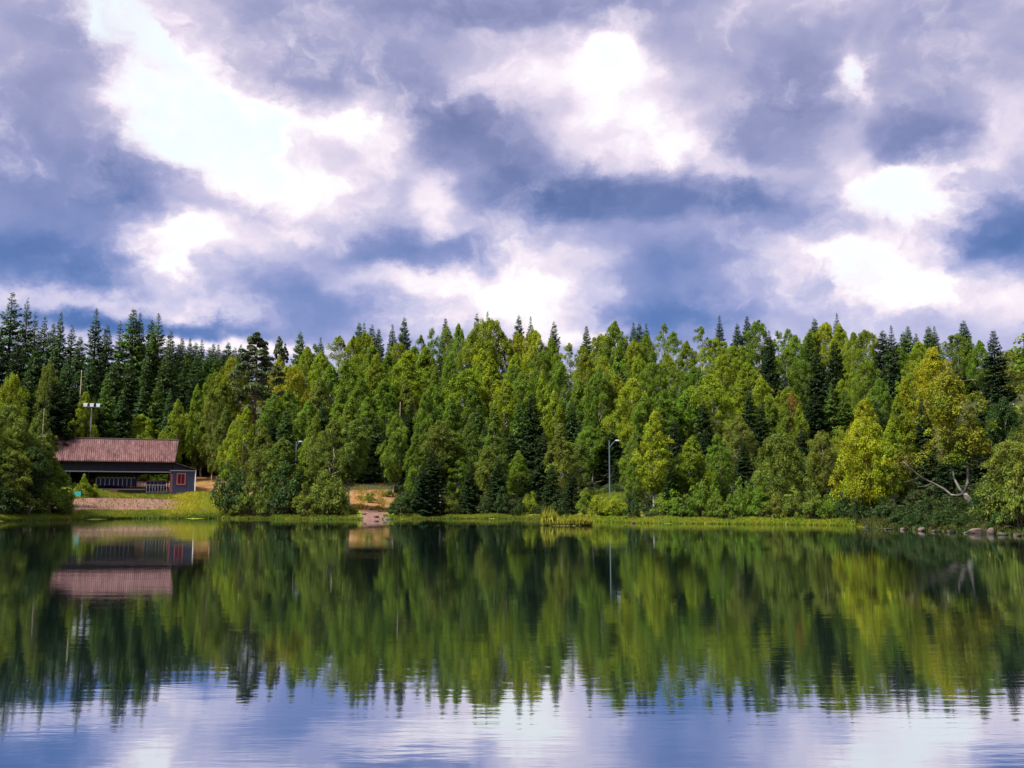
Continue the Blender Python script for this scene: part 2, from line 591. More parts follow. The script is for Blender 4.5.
def build_water():
    mb = MB()
    ring = []
    for k in range(96):
        a = -math.pi + 2 * math.pi * k / 96
        r = float(shore_r(a)) + 6
        ring.append((r * math.sin(a), r * math.cos(a), 0.0))
    mb.v = ring
    mb.f = [tuple(range(96))[::-1]]
    m = bpy.data.materials.new('lake_water')
    m.use_nodes = True
    t = NT(m.node_tree)
    t.n.clear()
    out = t.new('ShaderNodeOutputMaterial')
    co = t.new('ShaderNodeTexCoord').outputs['Object']
    w1 = t.noise(t.vmath('MULTIPLY', co, (1.9, 7.5, 1)), 1.0, 3, 0.55, 0.4)
    w2 = t.noise(t.vmath('MULTIPLY', co, (0.35, 1.3, 1)), 1.0, 3, 0.5, 0.3)
    gust = t.smooth(t.noise(t.vmath('MULTIPLY', co, (0.03, 0.11, 1)), 1.0, 3, 0.5), 0.35, 0.65, 0.25, 1.0)
    h = t.math('MULTIPLY', t.math('MULTIPLY_ADD', w2, 1.5, t.math('MULTIPLY', w1, 0.65)), gust)
    bp = t.new('ShaderNodeBump')
    bp.inputs['Distance'].default_value = 0.0020
    bp.inputs['Strength'].default_value = 1.0
    t.l.new(h, bp.inputs['Height'])
    gl = t.new('ShaderNodeBsdfGlossy')
    gl.inputs['Color'].default_value = (.90, .94, 1.0, 1)
    t.l.new(t.math('MULTIPLY_ADD', gust, 0.022, 0.010), gl.inputs['Roughness'])
    df = t.new('ShaderNodeBsdfDiffuse')
    df.inputs['Color'].default_value = (.004, .010, .010, 1)
    fr = t.new('ShaderNodeFresnel')
    fr.inputs['IOR'].default_value = 1.333
    mx = t.new('ShaderNodeMixShader')
    t.l.new(t.math('MULTIPLY_ADD', fr.outputs[0], 0.30, 0.69, clamp=True), mx.inputs[0])
    for nd in (gl, df, fr):
        t.l.new(bp.outputs[0], nd.inputs['Normal'])
    t.l.new(df.outputs[0], mx.inputs[1])
    t.l.new(gl.outputs[0], mx.inputs[2])
    t.l.new(mx.outputs[0], out.inputs[0])
    o = mb.build('water', m)
    tag(o, 'calm lake mirroring the wood and the clouds', kind='structure')


build_water()


# ------------------------------------------------------------------ tree prototypes (mesh pairs: trunk, crown)
def tones(rng, k, idx, spread=0.17, hue=0.075):
    g = 1 + rng.normal(size=k) * spread
    r = 1 + rng.normal(size=k) * hue
    out = np.stack([g * r, g, g * (1 + rng.normal(size=k) * hue)], 1)
    out = np.clip(out, 0.45, 1.8)
    return out[idx]


def limb_path(p0, p1, rng, sag=0.0, n=5, wob=0.06):
    p0, p1 = np.array(p0, float), np.array(p1, float)
    L = np.linalg.norm(p1 - p0)
    pts = []
    for i in range(n):
        s = i / (n - 1)
        p = p0 + (p1 - p0) * s
        p[2] += math.sin(s * math.pi) * sag * L
        if 0 < i < n - 1:
            p += rng.normal(size=3) * wob * L
        pts.append(tuple(p))
    return pts


def foliage(rng, cen, rad, flat, per, leaf, droop=0.0, up=0.35, axis=None):
    """leaf faces round tuft centres"""
    k = len(cen)
    idx = np.repeat(np.arange(k), per)
    n = len(idx)
    d = unit(rng.normal(size=(n, 3)))
    d[:, 2] = np.where(d[:, 2] < -0.35, -d[:, 2], d[:, 2])
    rr = rad[idx][:, None] * (0.35 + 0.75 * rng.random((n, 1)) ** 0.7)
    off = d * rr
    off[:, 2] *= flat
    if droop:
        h = np.hypot(off[:, 0], off[:, 1])
        off[:, 2] -= droop * h * h / np.maximum(rad[idx], .05) + rng.exponential(0.25, n) * droop * rad[idx]
    pos = cen[idx] + off
    out = np.array(pos)
    out[:, 2] *= 0
    nr = d * 0.75 + rng.normal(size=(n, 3)) * 0.55
    nr[:, 2] += up
    sz = leaf * (0.7 + 0.6 * rng.random(n))
    return pos, nr, sz, idx


def broadleaf(seed, H=10.0, R=2.4, base=0.16, peak=0.38, sharp=0.75, nt=170, per=100, tuft=0.55, leaf=0.2, lump=0.28, droop=0.25, gap=0.0, lean=0.0):
    rng = np.random.default_rng(seed)
    z0 = H * base
    bx, by = rng.normal(size=2) * 0.02 * H + np.array([lean * H, 0])
    ph = rng.uniform(0, 6.28, 6)
    u = np.sort(rng.random(nt) ** 0.9)
    ang = np.arange(nt) * 2.39996 + rng.normal(size=nt) * 0.5
    p = np.where(u < peak, np.sin(u / peak * math.pi / 2) ** 0.6, np.cos((u - peak) / (1 - peak) * math.pi / 2) ** sharp)
    p = np.maximum(p, 0.05)
    lm = 1 + lump * (np.sin(2 * ang + ph[0] + 5 * u) * .5 + np.sin(3 * ang + ph[1] - 9 * u) * .5 + np.sin(14 * u + ph[2] + ang) * .4)
    rr = R * p * lm * (0.30 + 0.70 * rng.random(nt) ** 0.5)
    cx = bx * u ** 1.3 + rr * np.cos(ang)
    cy_ = by * u ** 1.3 + rr * np.sin(ang)
    cz = z0 + u * (H - z0 - tuft * 0.6) + rng.normal(size=nt) * 0.12
    cen = np.stack([cx, cy_, cz], 1)
    keep = rng.random(nt) > gap
    cen = cen[keep]
    rad = tuft * (0.55 + 0.8 * rng.random(len(cen))) * (0.65 + 0.45 * p[keep])
    pos, nr, sz, idx = foliage(rng, cen, rad, 0.8, per, leaf, droop)
    crown = cards('crown', pos, nr, sz, sz * 0.62, M_LEAF, rng, tone=tones(rng, len(cen), idx))
    mb = MB()
    tr = [(bx * s ** 1.3 + rng.normal() * .012 * H * (0 < s), by * s ** 1.3 + rng.normal() * .012 * H * (0 < s), s * H * 0.93) for s in np.linspace(0, 1, 9)]
    tr[0] = (0, 0, -0.4)
    r0 = 0.013 * H
    mb.tube(tr, [r0 * (1.25 if s == 0 else 1) * (1 - s) ** 0.8 + 0.012 for s in np.linspace(0, 1, 9)], 7)
    for j in range(0, len(cen), max(1, len(cen) // 34)):
        c = cen[j]
        h = max(0.12 * H, c[2] - (0.5 + rng.random() * 0.7) * math.hypot(c[0], c[1]))
        s = h / (H * 0.93)
        p0 = (np.interp(s, np.linspace(0, 1, 9), [q[0] for q in tr]), np.interp(s, np.linspace(0, 1, 9), [q[1] for q in tr]), h)
        mb.tube(limb_path(p0, c, rng, 0.08), [r0 * (1 - s) * .5 + .012, r0 * (1 - s) * .4 + .01, r0 * .22 * (1 - s) + .01, .012, .008], 5)
    return mb, crown


def spruce(seed, H=14.0, R=2.5, base=0.05, power=0.85, dens=1.0, ragged=0.16, leaf=0.21, step=0.36):
    rng = np.random.default_rng(seed)
    P, N, A, S, T = [], [], [], [], []
    mb = MB()
    mb.tube([(0, 0, -0.4), (0, 0, H * .3), (0, 0, H * .7), (0, 0, H)], [.017 * H, .013 * H, .006 * H, .008], 7)
    z = H * base
    ti = []
    toneid = 0
    while z < H - 0.12:
        u = z / H
        L0 = R * (1 - u) ** power * (0.55 + 0.45 * min(1, u / 0.14)) + 0.06
        nb = max(4, int((5 + 3 * rng.random()) * dens))
        a0 = rng.random() * 6.28
        for b in range(nb):
            if rng.random() < ragged * 0.6:
                continue
            L = L0 * (1 + rng.normal() * ragged)
            if L < 0.05:
                continue
            a = a0 + 6.283 * b / nb + rng.normal() * 0.22
            zz = z + rng.normal() * 0.12
            slope = -0.42 + 0.75 * u ** 1.5 + rng.normal() * 0.08
            k = int(max(8, 52 * L ** 1.05))
            s = 0.10 + 0.92 * rng.random(k) ** 0.75
            w = (0.30 * L * (1 - s) ** 0.7 + 0.10) * rng.normal(size=k) * 0.62
            dx, dy = math.cos(a), math.sin(a)
            x = dx * s * L - dy * w
            y = dy * s * L + dx * w
            h = zz + slope * s * L + 0.22 * L * s ** 3 - np.abs(w) * 0.35 - rng.exponential(0.07, k) * (0.5 + L * .4)
            P.append(np.stack([x, y, h], 1))
            nn = np.stack([dx * .25 + rng.normal(size=k) * .4, dy * .25 + rng.normal(size=k) * .4, 0.9 + rng.normal(size=k) * .25], 1)
            N.append(nn)
            A.append(np.stack([dx * np.ones(k) - dy * w * 1.5 / max(L, .3), dy * np.ones(k) + dx * w * 1.5 / max(L, .3), slope * np.ones(k) - 0.25], 1))
            S.append(np.full(k, leaf) * (0.6 + 0.6 * rng.random(k)) * (0.30 + 0.70 * min(1, L / 1.1)))
            ti.append(np.full(k, toneid))
            toneid += 1
            if L > 0.9 and b % 2 == 0:
                mb.tube([(0, 0, zz), (dx * L * .5, dy * L * .5, zz + slope * L * .5), (dx * L * .9, dy * L * .9, zz + slope * L * .9 + .15 * L)], [.028, .018, .006], 4)
        z += step * (0.62 + 0.65 * (1 - u)) * (0.8 + 0.4 * rng.random())
    P, N, A, S, ti = map(np.concatenate, (P, N, A, S, ti))
    crown = cards('crown', P, N, S * 1.5, S * 0.62, M_NEEDLE, rng, along=A, tone=tones(rng, toneid, ti, 0.16, 0.07))
    return mb, crown


def pine(seed, H=14.0, R=2.8, base=0.3, nt=80, per=170, tuft=0.62, leaf=0.24, gap=0.1):
    rng = np.random.default_rng(seed)
    u = np.sort(rng.random(nt))
    ang = np.arange(nt) * 2.39996 + rng.normal(size=nt) * 0.6
    p = np.where(u < 0.3, 0.6 + u / 0.3 * 0.4, (1 - (u - 0.3) / 0.7) ** 0.6)
    rr = R * p * (0.25 + 0.75 * rng.random(nt) ** 0.45) * (1 + 0.3 * np.sin(3 * ang + 11 * u))
    z0 = base * H
    cen = np.stack([rr * np.cos(ang), rr * np.sin(ang), z0 + u * (H - z0 - .2) + rng.normal(size=nt) * .15], 1)
    cen[-1] = (0, 0, H - .3)
    cen[-2] = (.15, 0, H - .8)
    rad = tuft * (0.6 + 0.7 * rng.random(nt)) * (0.55 + 0.5 * p)
    pos, nr, sz, idx = foliage(rng, cen, rad, 0.55, per, leaf, 0.05, 0.3)
    crown = cards('crown', pos, nr, sz * 1.5, sz * 0.45, M_NEEDLE, rng, tone=tones(rng, nt, idx, 0.2, 0.08))
    mb = MB()
    mb.tube([(0, 0, -.4), (.05, 0, H * .3), (-.06, .05, H * .65), (0, 0, H - .3)], [.016 * H, .013 * H, .008 * H, .012], 7)
    for j in range(0, nt, 2):
        c = cen[j]
        mb.tube(limb_path((0, 0, max(.15 * H, c[2] - .35 * math.hypot(c[0], c[1]))), c, rng, 0.05), [.05, .04, .03, .02, .01], 5)
    return mb, crown


def shrub(seed, H=2.2, R=1.5, nt=46, per=85, tuft=0.42, leaf=0.16):
    rng = np.random.default_rng(seed)
    ang = np.arange(nt) * 2.39996 + rng.normal(size=nt) * .4
    u = rng.random(nt)
    rr = R * np.sqrt(1 - u * u * .92) * (0.35 + .65 * np.sqrt(rng.random(nt))) * (1 + .2 * np.sin(3 * ang + seed))
    cen = np.stack([rr * np.cos(ang), rr * np.sin(ang), 0.25 + u * (H - .5) * (1 + .45 * np.sin(2 * ang + seed) * u)], 1)
    rad = tuft * (.6 + .8 * rng.random(nt))
    pos, nr, sz, idx = foliage(rng, cen, rad, 0.85, per, leaf, 0.1)
    crown = cards('foliage', pos, nr, sz, sz * .6, M_LEAF, rng, tone=tones(rng, nt, idx))
    mb = MB()
    for j in range(0, nt, 4):
        mb.tube(limb_path((rng.normal() * .12, rng.normal() * .12, -.2), cen[j], rng, .05), [.04, .035, .03, .02, .01], 5)
    return mb, crown


PROTO = {}


def add_proto(key, pair, barkmat, H, R):
    mb, crown = pair
    PROTO.setdefault(key, []).append((mb.mesh('trunk', barkmat, True), crown, H, R))


for i in range(8):   # slim birches
    add_proto('B', broadleaf(100 + i, 10, 1.9, [.14, .2, .1, .24, .14, .18, .08, .28][i], [.34, .30, .42, .36, .28, .40, .24, .5][i], [.8, .95, .7, 1.0, .85, .75, 1.1, .6][i], 235, 112, .44, .155, [.3, .4, .34, .46, .3, .5, .36, .44][i], .45, .04, [0, .03, -.02, .05, 0, -.04, .02, .06][i]), M_BIRCHBARK, 10, 2.05)
for i in range(9):   # rounder broadleaf trees
    add_proto('R', broadleaf(200 + i, 10, 2.9, [.14, .2, .12, .26, .16, .1, .22, .3, .18][i], [.5, .42, .55, .46, .38, .6, .34, .62, .5][i], [.62, .7, .5, .6, .85, .45, .9, .5, .75][i], 300, 108, .52, .165, [.36, .46, .4, .5, .38, .52, .42, .55, .48][i], .25, .05, [0, .03, -.04, .02, .06, -.02, 0, .05, -.06][i]), M_BIRCHBARK, 10, 3.1)
for i in range(3):   # thin airy crowns that let the sky through
    add_proto('T', broadleaf(300 + i, 10, 2.2, 0.22, .5, .6, 120, 75, .5, .19, .45, .2, .25), M_BIRCHBARK, 10, 2.4)
for i in range(3):   # wide weeping willows
    add_proto('W', broadleaf(350 + i, 8, 3.6, 0.06, .35, .62, 260, 120, .62, .18, .34, .5), M_SPRUCEBARK, 8, 3.8)
for i in range(5):   # spruces
    add_proto('S', spruce(400 + i, 14, 2.3, .05, [.8, .9, .72, .95, .76][i], 1.25, .13), M_SPRUCEBARK, 14, 2.3)
for i in range(3):   # old ragged spruces
    add_proto('O', spruce(450 + i, 14, 2.1, .10, .85, 1.0, .24, .23, .40), M_SPRUCEBARK, 14, 2.2)
for i in range(3):
    add_proto('P', pine(500 + i, 14, 3.0, [.16, .3, .22][i], 100, 170), M_PINEBARK, 14, 3.2)
for i in range(5):
    add_proto('H', shrub(600 + i, nt=70, per=60, tuft=[.34, .42, .3, .38, .34][i]), M_SPRUCEBARK, 2.2, 1.6)

KIND = {'B': ('birch_tree', 'birch'), 'R': ('broadleaf_tree', 'leafy tree'), 'T': ('aspen_tree', 'aspen'), 'W': ('willow_tree', 'willow'),
        'S': ('spruce_tree', 'spruce'), 'O': ('spruce_tree', 'ragged spruce'), 'P': ('pine_tree', 'pine'), 'H': ('shrub', 'shrub')}
TINT = {1: ((.235, .260, .008), 'yellow'), 2: ((.158, .208, .008), 'yellow-green'), 3: ((.104, .166, .011), 'fresh green'), 4: ((.106, .142, .017), 'olive green'),
        5: ((.032, .064, .013), 'deep green'), 6: ((.054, .098, .032), 'bluish green'), 7: ((.026, .050, .018), 'blackish green'), 8: ((.076, .135, .024), 'mid green'),  # deep green is darkened so overhung shrubs carry shade in their colour
        9: ((.17, .115, .016), 'rust coloured'), 10: ((.078, .100, .042), 'greyish green')}

# kind, picture column of the trunk, picture row of the top, crown width in pixels, metres behind the waterline, tint [, label]
TREES = [
    # spruces behind the pavilion, along the skyline
    ('O', 0, 292, 54, 66, 6), ('O', 16, 297, 34, 76, 6), ('O', 25, 311, 28, 82, 6), ('O', 35, 316, 24, 88, 6), ('S', 44, 322, 26, 84, 6), ('S', 51, 311, 34, 70, 6),
    ('O', 63, 323, 18, 88, 6), ('S', 72, 336, 28, 78, 6), ('S', 87, 308, 44, 72, 6), ('S', 99, 324, 28, 80, 6), ('O', 112, 320, 20, 90, 6), ('S', 125, 307, 50, 70, 8),
    ('S', 132, 312, 30, 78, 6), ('S', 144, 319, 20, 88, 6), ('S', 151, 313, 46, 72, 8), ('S', 164, 330, 26, 82, 6), ('S', 172, 343, 20, 92, 6),
    ('S', 8, 338, 44, 50, 7), ('S', 28, 345, 38, 52, 6), ('S', 60, 356, 42, 48, 6), ('S', 85, 356, 38, 50, 6), ('S', 101, 372, 32, 42, 8), ('S', 124, 355, 46, 54, 6),
    ('S', 107, 362, 32, 56, 6), ('S', 140, 352, 36, 58, 6), ('S', 162, 350, 42, 58, 6), ('S', 153, 380, 32, 46, 8), ('S', 20, 370, 48, 38, 6), ('S', 52, 382, 46, 38, 7),
    ('S', 68, 377, 42, 42, 7), ('S', 118, 392, 36, 44, 6), ('S', 138, 386, 34, 47, 6), ('S', 166, 388, 28, 44, 6), ('S', -14, 330, 50, 56, 7), ('S', 90, 395, 40, 42, 7), ('S', 110, 400, 34, 46, 6),
    ('R', 42, 362, 24, 40, 4), ('R', 78, 391, 28, 40, 2), ('R', 5, 373, 32, 18, 2), ('R', 62, 427, 16, 41, 3), ('R', 143, 414, 36, 44, 2), ('B', 172, 399, 22, 40, 2),
    # leafy group at the water left of the pavilion
    ('R', 3, 404, 52, 9, 4), ('R', 35, 411, 36, 11, 4), ('R', 22, 432, 44, 6, 4), ('B', 40, 434, 34, 7, 4), ('R', 58, 466, 26, 5, 3), ('R', 6, 448, 46, 3.5, 4), ('R', -25, 396, 60, 10, 4), ('B', 30, 445, 30, 3, 5),
    # far ridge seen in the dip of the skyline
    ('S', 176, 337, 13, 190, 6), ('S', 184, 338, 12, 190, 6), ('S', 190, 342, 12, 196, 6), ('S', 196, 339, 13, 188, 6), ('S', 204, 347, 11, 200, 6), ('S', 208, 343, 12, 192, 6), ('S', 213, 344, 11, 198, 6),
    ('S', 223, 342, 11, 200, 6), ('S', 236, 344, 12, 200, 6), ('S', 230, 347, 12, 196, 6), ('S', 218, 350, 12, 190, 6), ('S', 244, 352, 13, 192, 6), ('S', 262, 350, 13, 192, 6),
    ('S', 170, 355, 24, 105, 6), ('S', 182, 352, 22, 110, 8), ('S', 191, 354, 24, 104, 6), ('S', 201, 356, 22, 108, 8), ('S', 212, 358, 24, 104, 8), ('S', 222, 357, 22, 110, 8), ('S', 236, 353, 24, 104, 8),
    ('S', 178, 368, 28, 80, 6), ('S', 192, 372, 28, 74, 6), ('S', 205, 374, 26, 78, 8), ('S', 184, 390, 28, 58, 6), ('S', 176, 408, 26, 48, 6), ('S', 200, 408, 26, 46, 6), ('S', 208, 425, 28, 47, 5),
    # around the big grey pine
    ('P', 252, 333, 60, 52, 10), ('P', 275, 336, 16, 84, 10), ('P', 281, 343, 12, 86, 10), ('S', 296, 331, 20, 104, 8), ('S', 317, 337, 12, 112, 6), ('T', 310, 344, 22, 106, 3),
    ('R', 229, 357, 34, 62, 1), ('R', 214, 372, 32, 58, 2), ('R', 222, 380, 28, 50, 2), ('B', 194, 385, 24, 44, 2), ('R', 211, 390, 28, 40, 4), ('B', 200, 430, 24, 44, 4), ('R', 275, 355, 30, 74, 1), ('R', 290, 365, 34, 66, 1),
    ('R', 301, 346, 26, 94, 2), ('R', 318, 351, 28, 88, 2), ('B', 290, 388, 32, 46, 3), ('B', 304, 400, 30, 38, 3), ('B', 318, 377, 32, 56, 4), ('B', 331, 364, 30, 74, 3), ('B', 337, 386, 30, 50, 3),
    ('T', 335, 336, 26, 100, 2), ('B', 272, 395, 28, 44, 3), ('S', 284, 408, 26, 34, 6), ('S', 322, 400, 30, 40, 6), ('B', 222, 405, 26, 36, 4), ('S', 270, 415, 30, 40, 7), ('B', 312, 415, 26, 30, 3),
    # loose birches on the shore right of the pavilion
    ('B', 240, 407, 32, 17, 2), ('B', 227, 420, 22, 18, 2), ('B', 261, 427, 32, 12, 4), ('B', 284, 438, 36, 9, 4), ('B', 302, 448, 28, 10, 2), ('R', 328, 419, 48, 8, 4), ('B', 350, 419, 32, 9, 4), ('B', 314, 436, 30, 11, 4),
    # middle of the skyline
    ('S', 356, 322, 10, 110, 8), ('S', 361, 322, 10, 112, 8), ('S', 369, 324, 14, 108, 6), ('S', 376, 328, 8, 112, 6), ('S', 390, 324, 15, 106, 6), ('S', 402, 317, 22, 104, 6),
    ('R', 350, 336, 26, 100, 2), ('R', 363, 332, 26, 98, 2), ('R', 374, 345, 30, 92, 3), ('R', 396, 342, 28, 94, 2), ('T', 420, 336, 20, 106, 3), ('T', 432, 328, 22, 106, 3), ('T', 445, 327, 22, 107, 3),
    ('R', 458, 323, 28, 102, 3), ('S', 487, 311, 20, 104, 8), ('R', 487, 318, 36, 98, 2), ('S', 476, 313, 7, 112, 6), ('R', 470, 334, 26, 98, 2), ('R', 503, 334, 28, 98, 2), ('S', 444, 317, 8, 112, 6), ('R', 412, 345, 26, 92, 3),
    ('B', 373, 354, 36, 70, 2), ('B', 403, 351, 42, 70, 2), ('B', 346, 358, 32, 74, 3), ('B', 423, 346, 38, 80, 2), ('B', 388, 352, 26, 80, 3), ('B', 436, 368, 30, 66, 3), ('B', 462, 370, 38, 62, 2),
    ('B', 492, 356, 38, 66, 2), ('B', 449, 352, 28, 84, 3), ('B', 478, 348, 28, 86, 2), ('B', 511, 352, 30, 84, 2),
    ('B', 359, 376, 36, 52, 3), ('B', 385, 378, 34, 50, 3), ('B', 406, 380, 34, 50, 4), ('B', 422, 390, 22, 38, 3), ('S', 410, 402, 36, 44, 7), ('B', 449, 398, 34, 38, 3),
    ('B', 475, 386, 36, 46, 3), ('B', 502, 380, 38, 48, 2), ('S', 478, 404, 28, 34, 8), ('B', 440, 384, 28, 50, 3), ('B', 366, 396, 30, 40, 3), ('S', 433, 405, 30, 40, 7), ('S', 494, 404, 28, 38, 8),
    ('B', 393, 412, 26, 24, 3), ('S', 374, 418, 32, 38, 6), ('S', 403, 418, 30, 27, 7), ('B', 416, 432, 28, 7, 3), ('B', 441, 421, 40, 10, 4), ('B', 457, 432, 28, 9, 3), ('B', 470, 413, 28, 15, 4),
    ('B', 496, 421, 30, 10, 4), ('B', 491, 446, 32, 6, 4), ('B', 518, 450, 24, 15, 3), ('S', 512, 432, 32, 24, 7), ('B', 350, 400, 28, 36, 3), ('S', 462, 428, 30, 24, 7), ('S', 485, 425, 30, 24, 7), ('S', 362, 430, 28, 37, 6),
    ('S', 498, 456, 32, 3.4, 7), ('S', 469, 470, 28, 4, 7), ('S', 300, 462, 28, 4, 5), ('S', 672, 462, 26, 4, 5),
    ('S', 432, 448, 52, 3, 7), ('S', 422, 462, 44, 1.6, 7),
    # right of the middle
    ('S', 519, 315, 8, 114, 6), ('S', 531, 316, 8, 114, 6), ('S', 555, 321, 12, 112, 6), ('S', 588, 325, 14, 112, 6), ('S', 636, 322, 8, 112, 6), ('S', 642, 323, 12, 110, 6), ('S', 649, 323, 9, 112, 6),
    ('R', 520, 333, 24, 100, 1), ('R', 535, 329, 28, 98, 1), ('R', 550, 337, 24, 100, 2), ('T', 571, 344, 26, 98, 2), ('R', 585, 346, 22, 92, 2), ('R', 617, 320, 36, 96, 3), ('R', 604, 334, 28, 100, 2),
    ('R', 651, 333, 24, 100, 3), ('T', 666, 323, 24, 106, 3), ('T', 677, 332, 22, 102, 3), ('R', 636, 340, 26, 96, 2),
    ('R', 517, 364, 32, 72, 3), ('R', 541, 350, 32, 80, 3), ('R', 561, 360, 28, 78, 3), ('R', 590, 352, 28, 78, 2), ('R', 604, 356, 24, 80, 2), ('B', 619, 341, 28, 74, 3), ('R', 641, 353, 28, 84, 2), ('R', 658, 362, 30, 76, 3),
    ('R', 673, 354, 26, 86, 2),
    ('B', 529, 372, 32, 55, 3), ('B', 544, 373, 26, 50, 2), ('B', 557, 391, 26, 40, 2), ('S', 533, 393, 40, 34, 7), ('S', 519, 398, 30, 36, 8), ('R', 600, 370, 40, 46, 3), ('R', 636, 378, 46, 44, 2), ('B', 615, 374, 38, 50, 2),
    ('B', 662, 388, 36, 46, 3), ('S', 572, 398, 30, 46, 6), ('B', 578, 378, 28, 56, 3), ('S', 588, 395, 28, 48, 7), ('B', 645, 395, 30, 40, 3), ('S', 618, 410, 40, 46, 7), ('S', 600, 415, 30, 46, 7), ('S', 606, 436, 30, 36, 7), ('S', 625, 446, 28, 37, 7), ('S', 592, 450, 26, 38, 7), ('S', 616, 458, 24, 34, 7),
    ('B', 562, 423, 38, 10, 4), ('S', 544, 432, 40, 16, 7), ('S', 552, 464, 50, 2, 7), ('S', 572, 468, 36, 3, 7), ('B', 592, 425, 26, 33, 3), ('B', 633, 440, 26, 33, 3), ('B', 655, 411, 36, 6, 2), ('B', 634, 452, 22, 8, 3),
    ('S', 675, 420, 30, 22, 7), ('B', 641, 430, 26, 30, 4), ('B', 579, 440, 24, 26, 4),
    # right slope
    ('T', 705, 327, 24, 108, 3), ('S', 724, 315, 13, 108, 6), ('S', 742, 323, 12, 110, 6), ('S', 752, 315, 8, 112, 6), ('R', 763, 320, 28, 102, 3), ('T', 782, 331, 24, 106, 3), ('T', 794, 329, 18, 108, 3),
    ('S', 774, 330, 18, 92, 7), ('S', 821, 318, 10, 110, 8), ('R', 833, 322, 30, 104, 1), ('R', 849, 324, 28, 102, 2), ('S', 844, 313, 8, 112, 6), ('R', 720, 338, 30, 96, 2), ('R', 690, 340, 26, 100, 2), ('R', 740, 345, 26, 94, 2),
    ('R', 800, 335, 24, 98, 3), ('R', 816, 330, 24, 102, 2),
    ('R', 700, 366, 36, 72, 3), ('R', 681, 370, 28, 74, 3), ('R', 725, 355, 32, 84, 2), ('R', 752, 361, 36, 80, 2), ('S', 774, 342, 22, 78, 7), ('R', 790, 350, 28, 82, 3), ('S', 815, 331, 24, 84, 8), ('S', 822, 347, 36, 70, 7), ('S', 841, 340, 30, 76, 7),
    ('R', 765, 375, 28, 70, 2), ('R', 806, 360, 26, 76, 3),
    ('R', 718, 374, 48, 50, 2), ('B', 690, 390, 32, 50, 3), ('B', 745, 380, 36, 60, 2), ('S', 752, 385, 22, 48, 7), ('B', 789, 387, 26, 50, 2), ('R', 796, 394, 15, 48, 9), ('B', 803, 404, 20, 40, 2), ('S', 818, 392, 40, 44, 7), ('S', 836, 383, 28, 46, 8),
    ('B', 774, 396, 26, 48, 3), ('S', 848, 388, 24, 50, 8), ('S', 705, 400, 30, 40, 7),
    ('R', 738, 415, 34, 24, 4), ('B', 722, 433, 28, 14, 3), ('B', 688, 435, 34, 9, 2), ('S', 764, 398, 28, 40, 7), ('B', 788, 401, 22, 36, 3), ('W', 781, 431, 64, 7, 4), ('R', 824, 430, 34, 13, 4), ('B', 842, 426, 26, 16, 2), ('S', 805, 425, 36, 30, 7),
    ('S', 706, 430, 30, 22, 7), ('S', 745, 440, 30, 20, 7),
    # right hand bank
    ('S', 890, 330, 12, 92, 7), ('S', 899, 325, 28, 72, 7), ('S', 911, 331, 12, 98, 8), ('S', 916, 325, 12, 98, 8), ('S', 924, 333, 12, 100, 8), ('S', 937, 326, 14, 98, 8), ('S', 943, 326, 14, 98, 8), ('S', 973, 320, 20, 95, 6),
    ('R', 873, 330, 30, 94, 2), ('R', 859, 332, 24, 98, 2), ('R', 967, 334, 32, 90, 3), ('R', 988, 340, 28, 88, 3), ('S', 1003, 329, 44, 56, 7), ('R', 1020, 350, 34, 74, 4), ('R', 925, 341, 28, 90, 2), ('R', 905, 345, 26, 88, 3),
    ('R', 945, 346, 44, 50, 1), ('R', 870, 360, 32, 70, 3), ('R', 920, 360, 28, 72, 2), ('R', 882, 378, 28, 60, 3), ('R', 858, 372, 26, 72, 2), ('B', 911, 376, 30, 26, 1), ('B', 863, 398, 30, 14, 1), ('W', 868, 414, 60, 5, 1), ('B', 903, 396, 32, 10, 2),
    ('S', 926, 398, 40, 22, 7), ('S', 986, 400, 44, 24, 7), ('R', 1008, 396, 54, 14, 5), ('R', 1016, 440, 50, 6, 4), ('S', 960, 420, 40, 20, 7), ('B', 893, 420, 30, 7, 2), ('S', 945, 455, 40, 14, 7), ('S', 880, 400, 30, 30, 7),
    ('R', 1046, 400, 60, 10, 4),
]
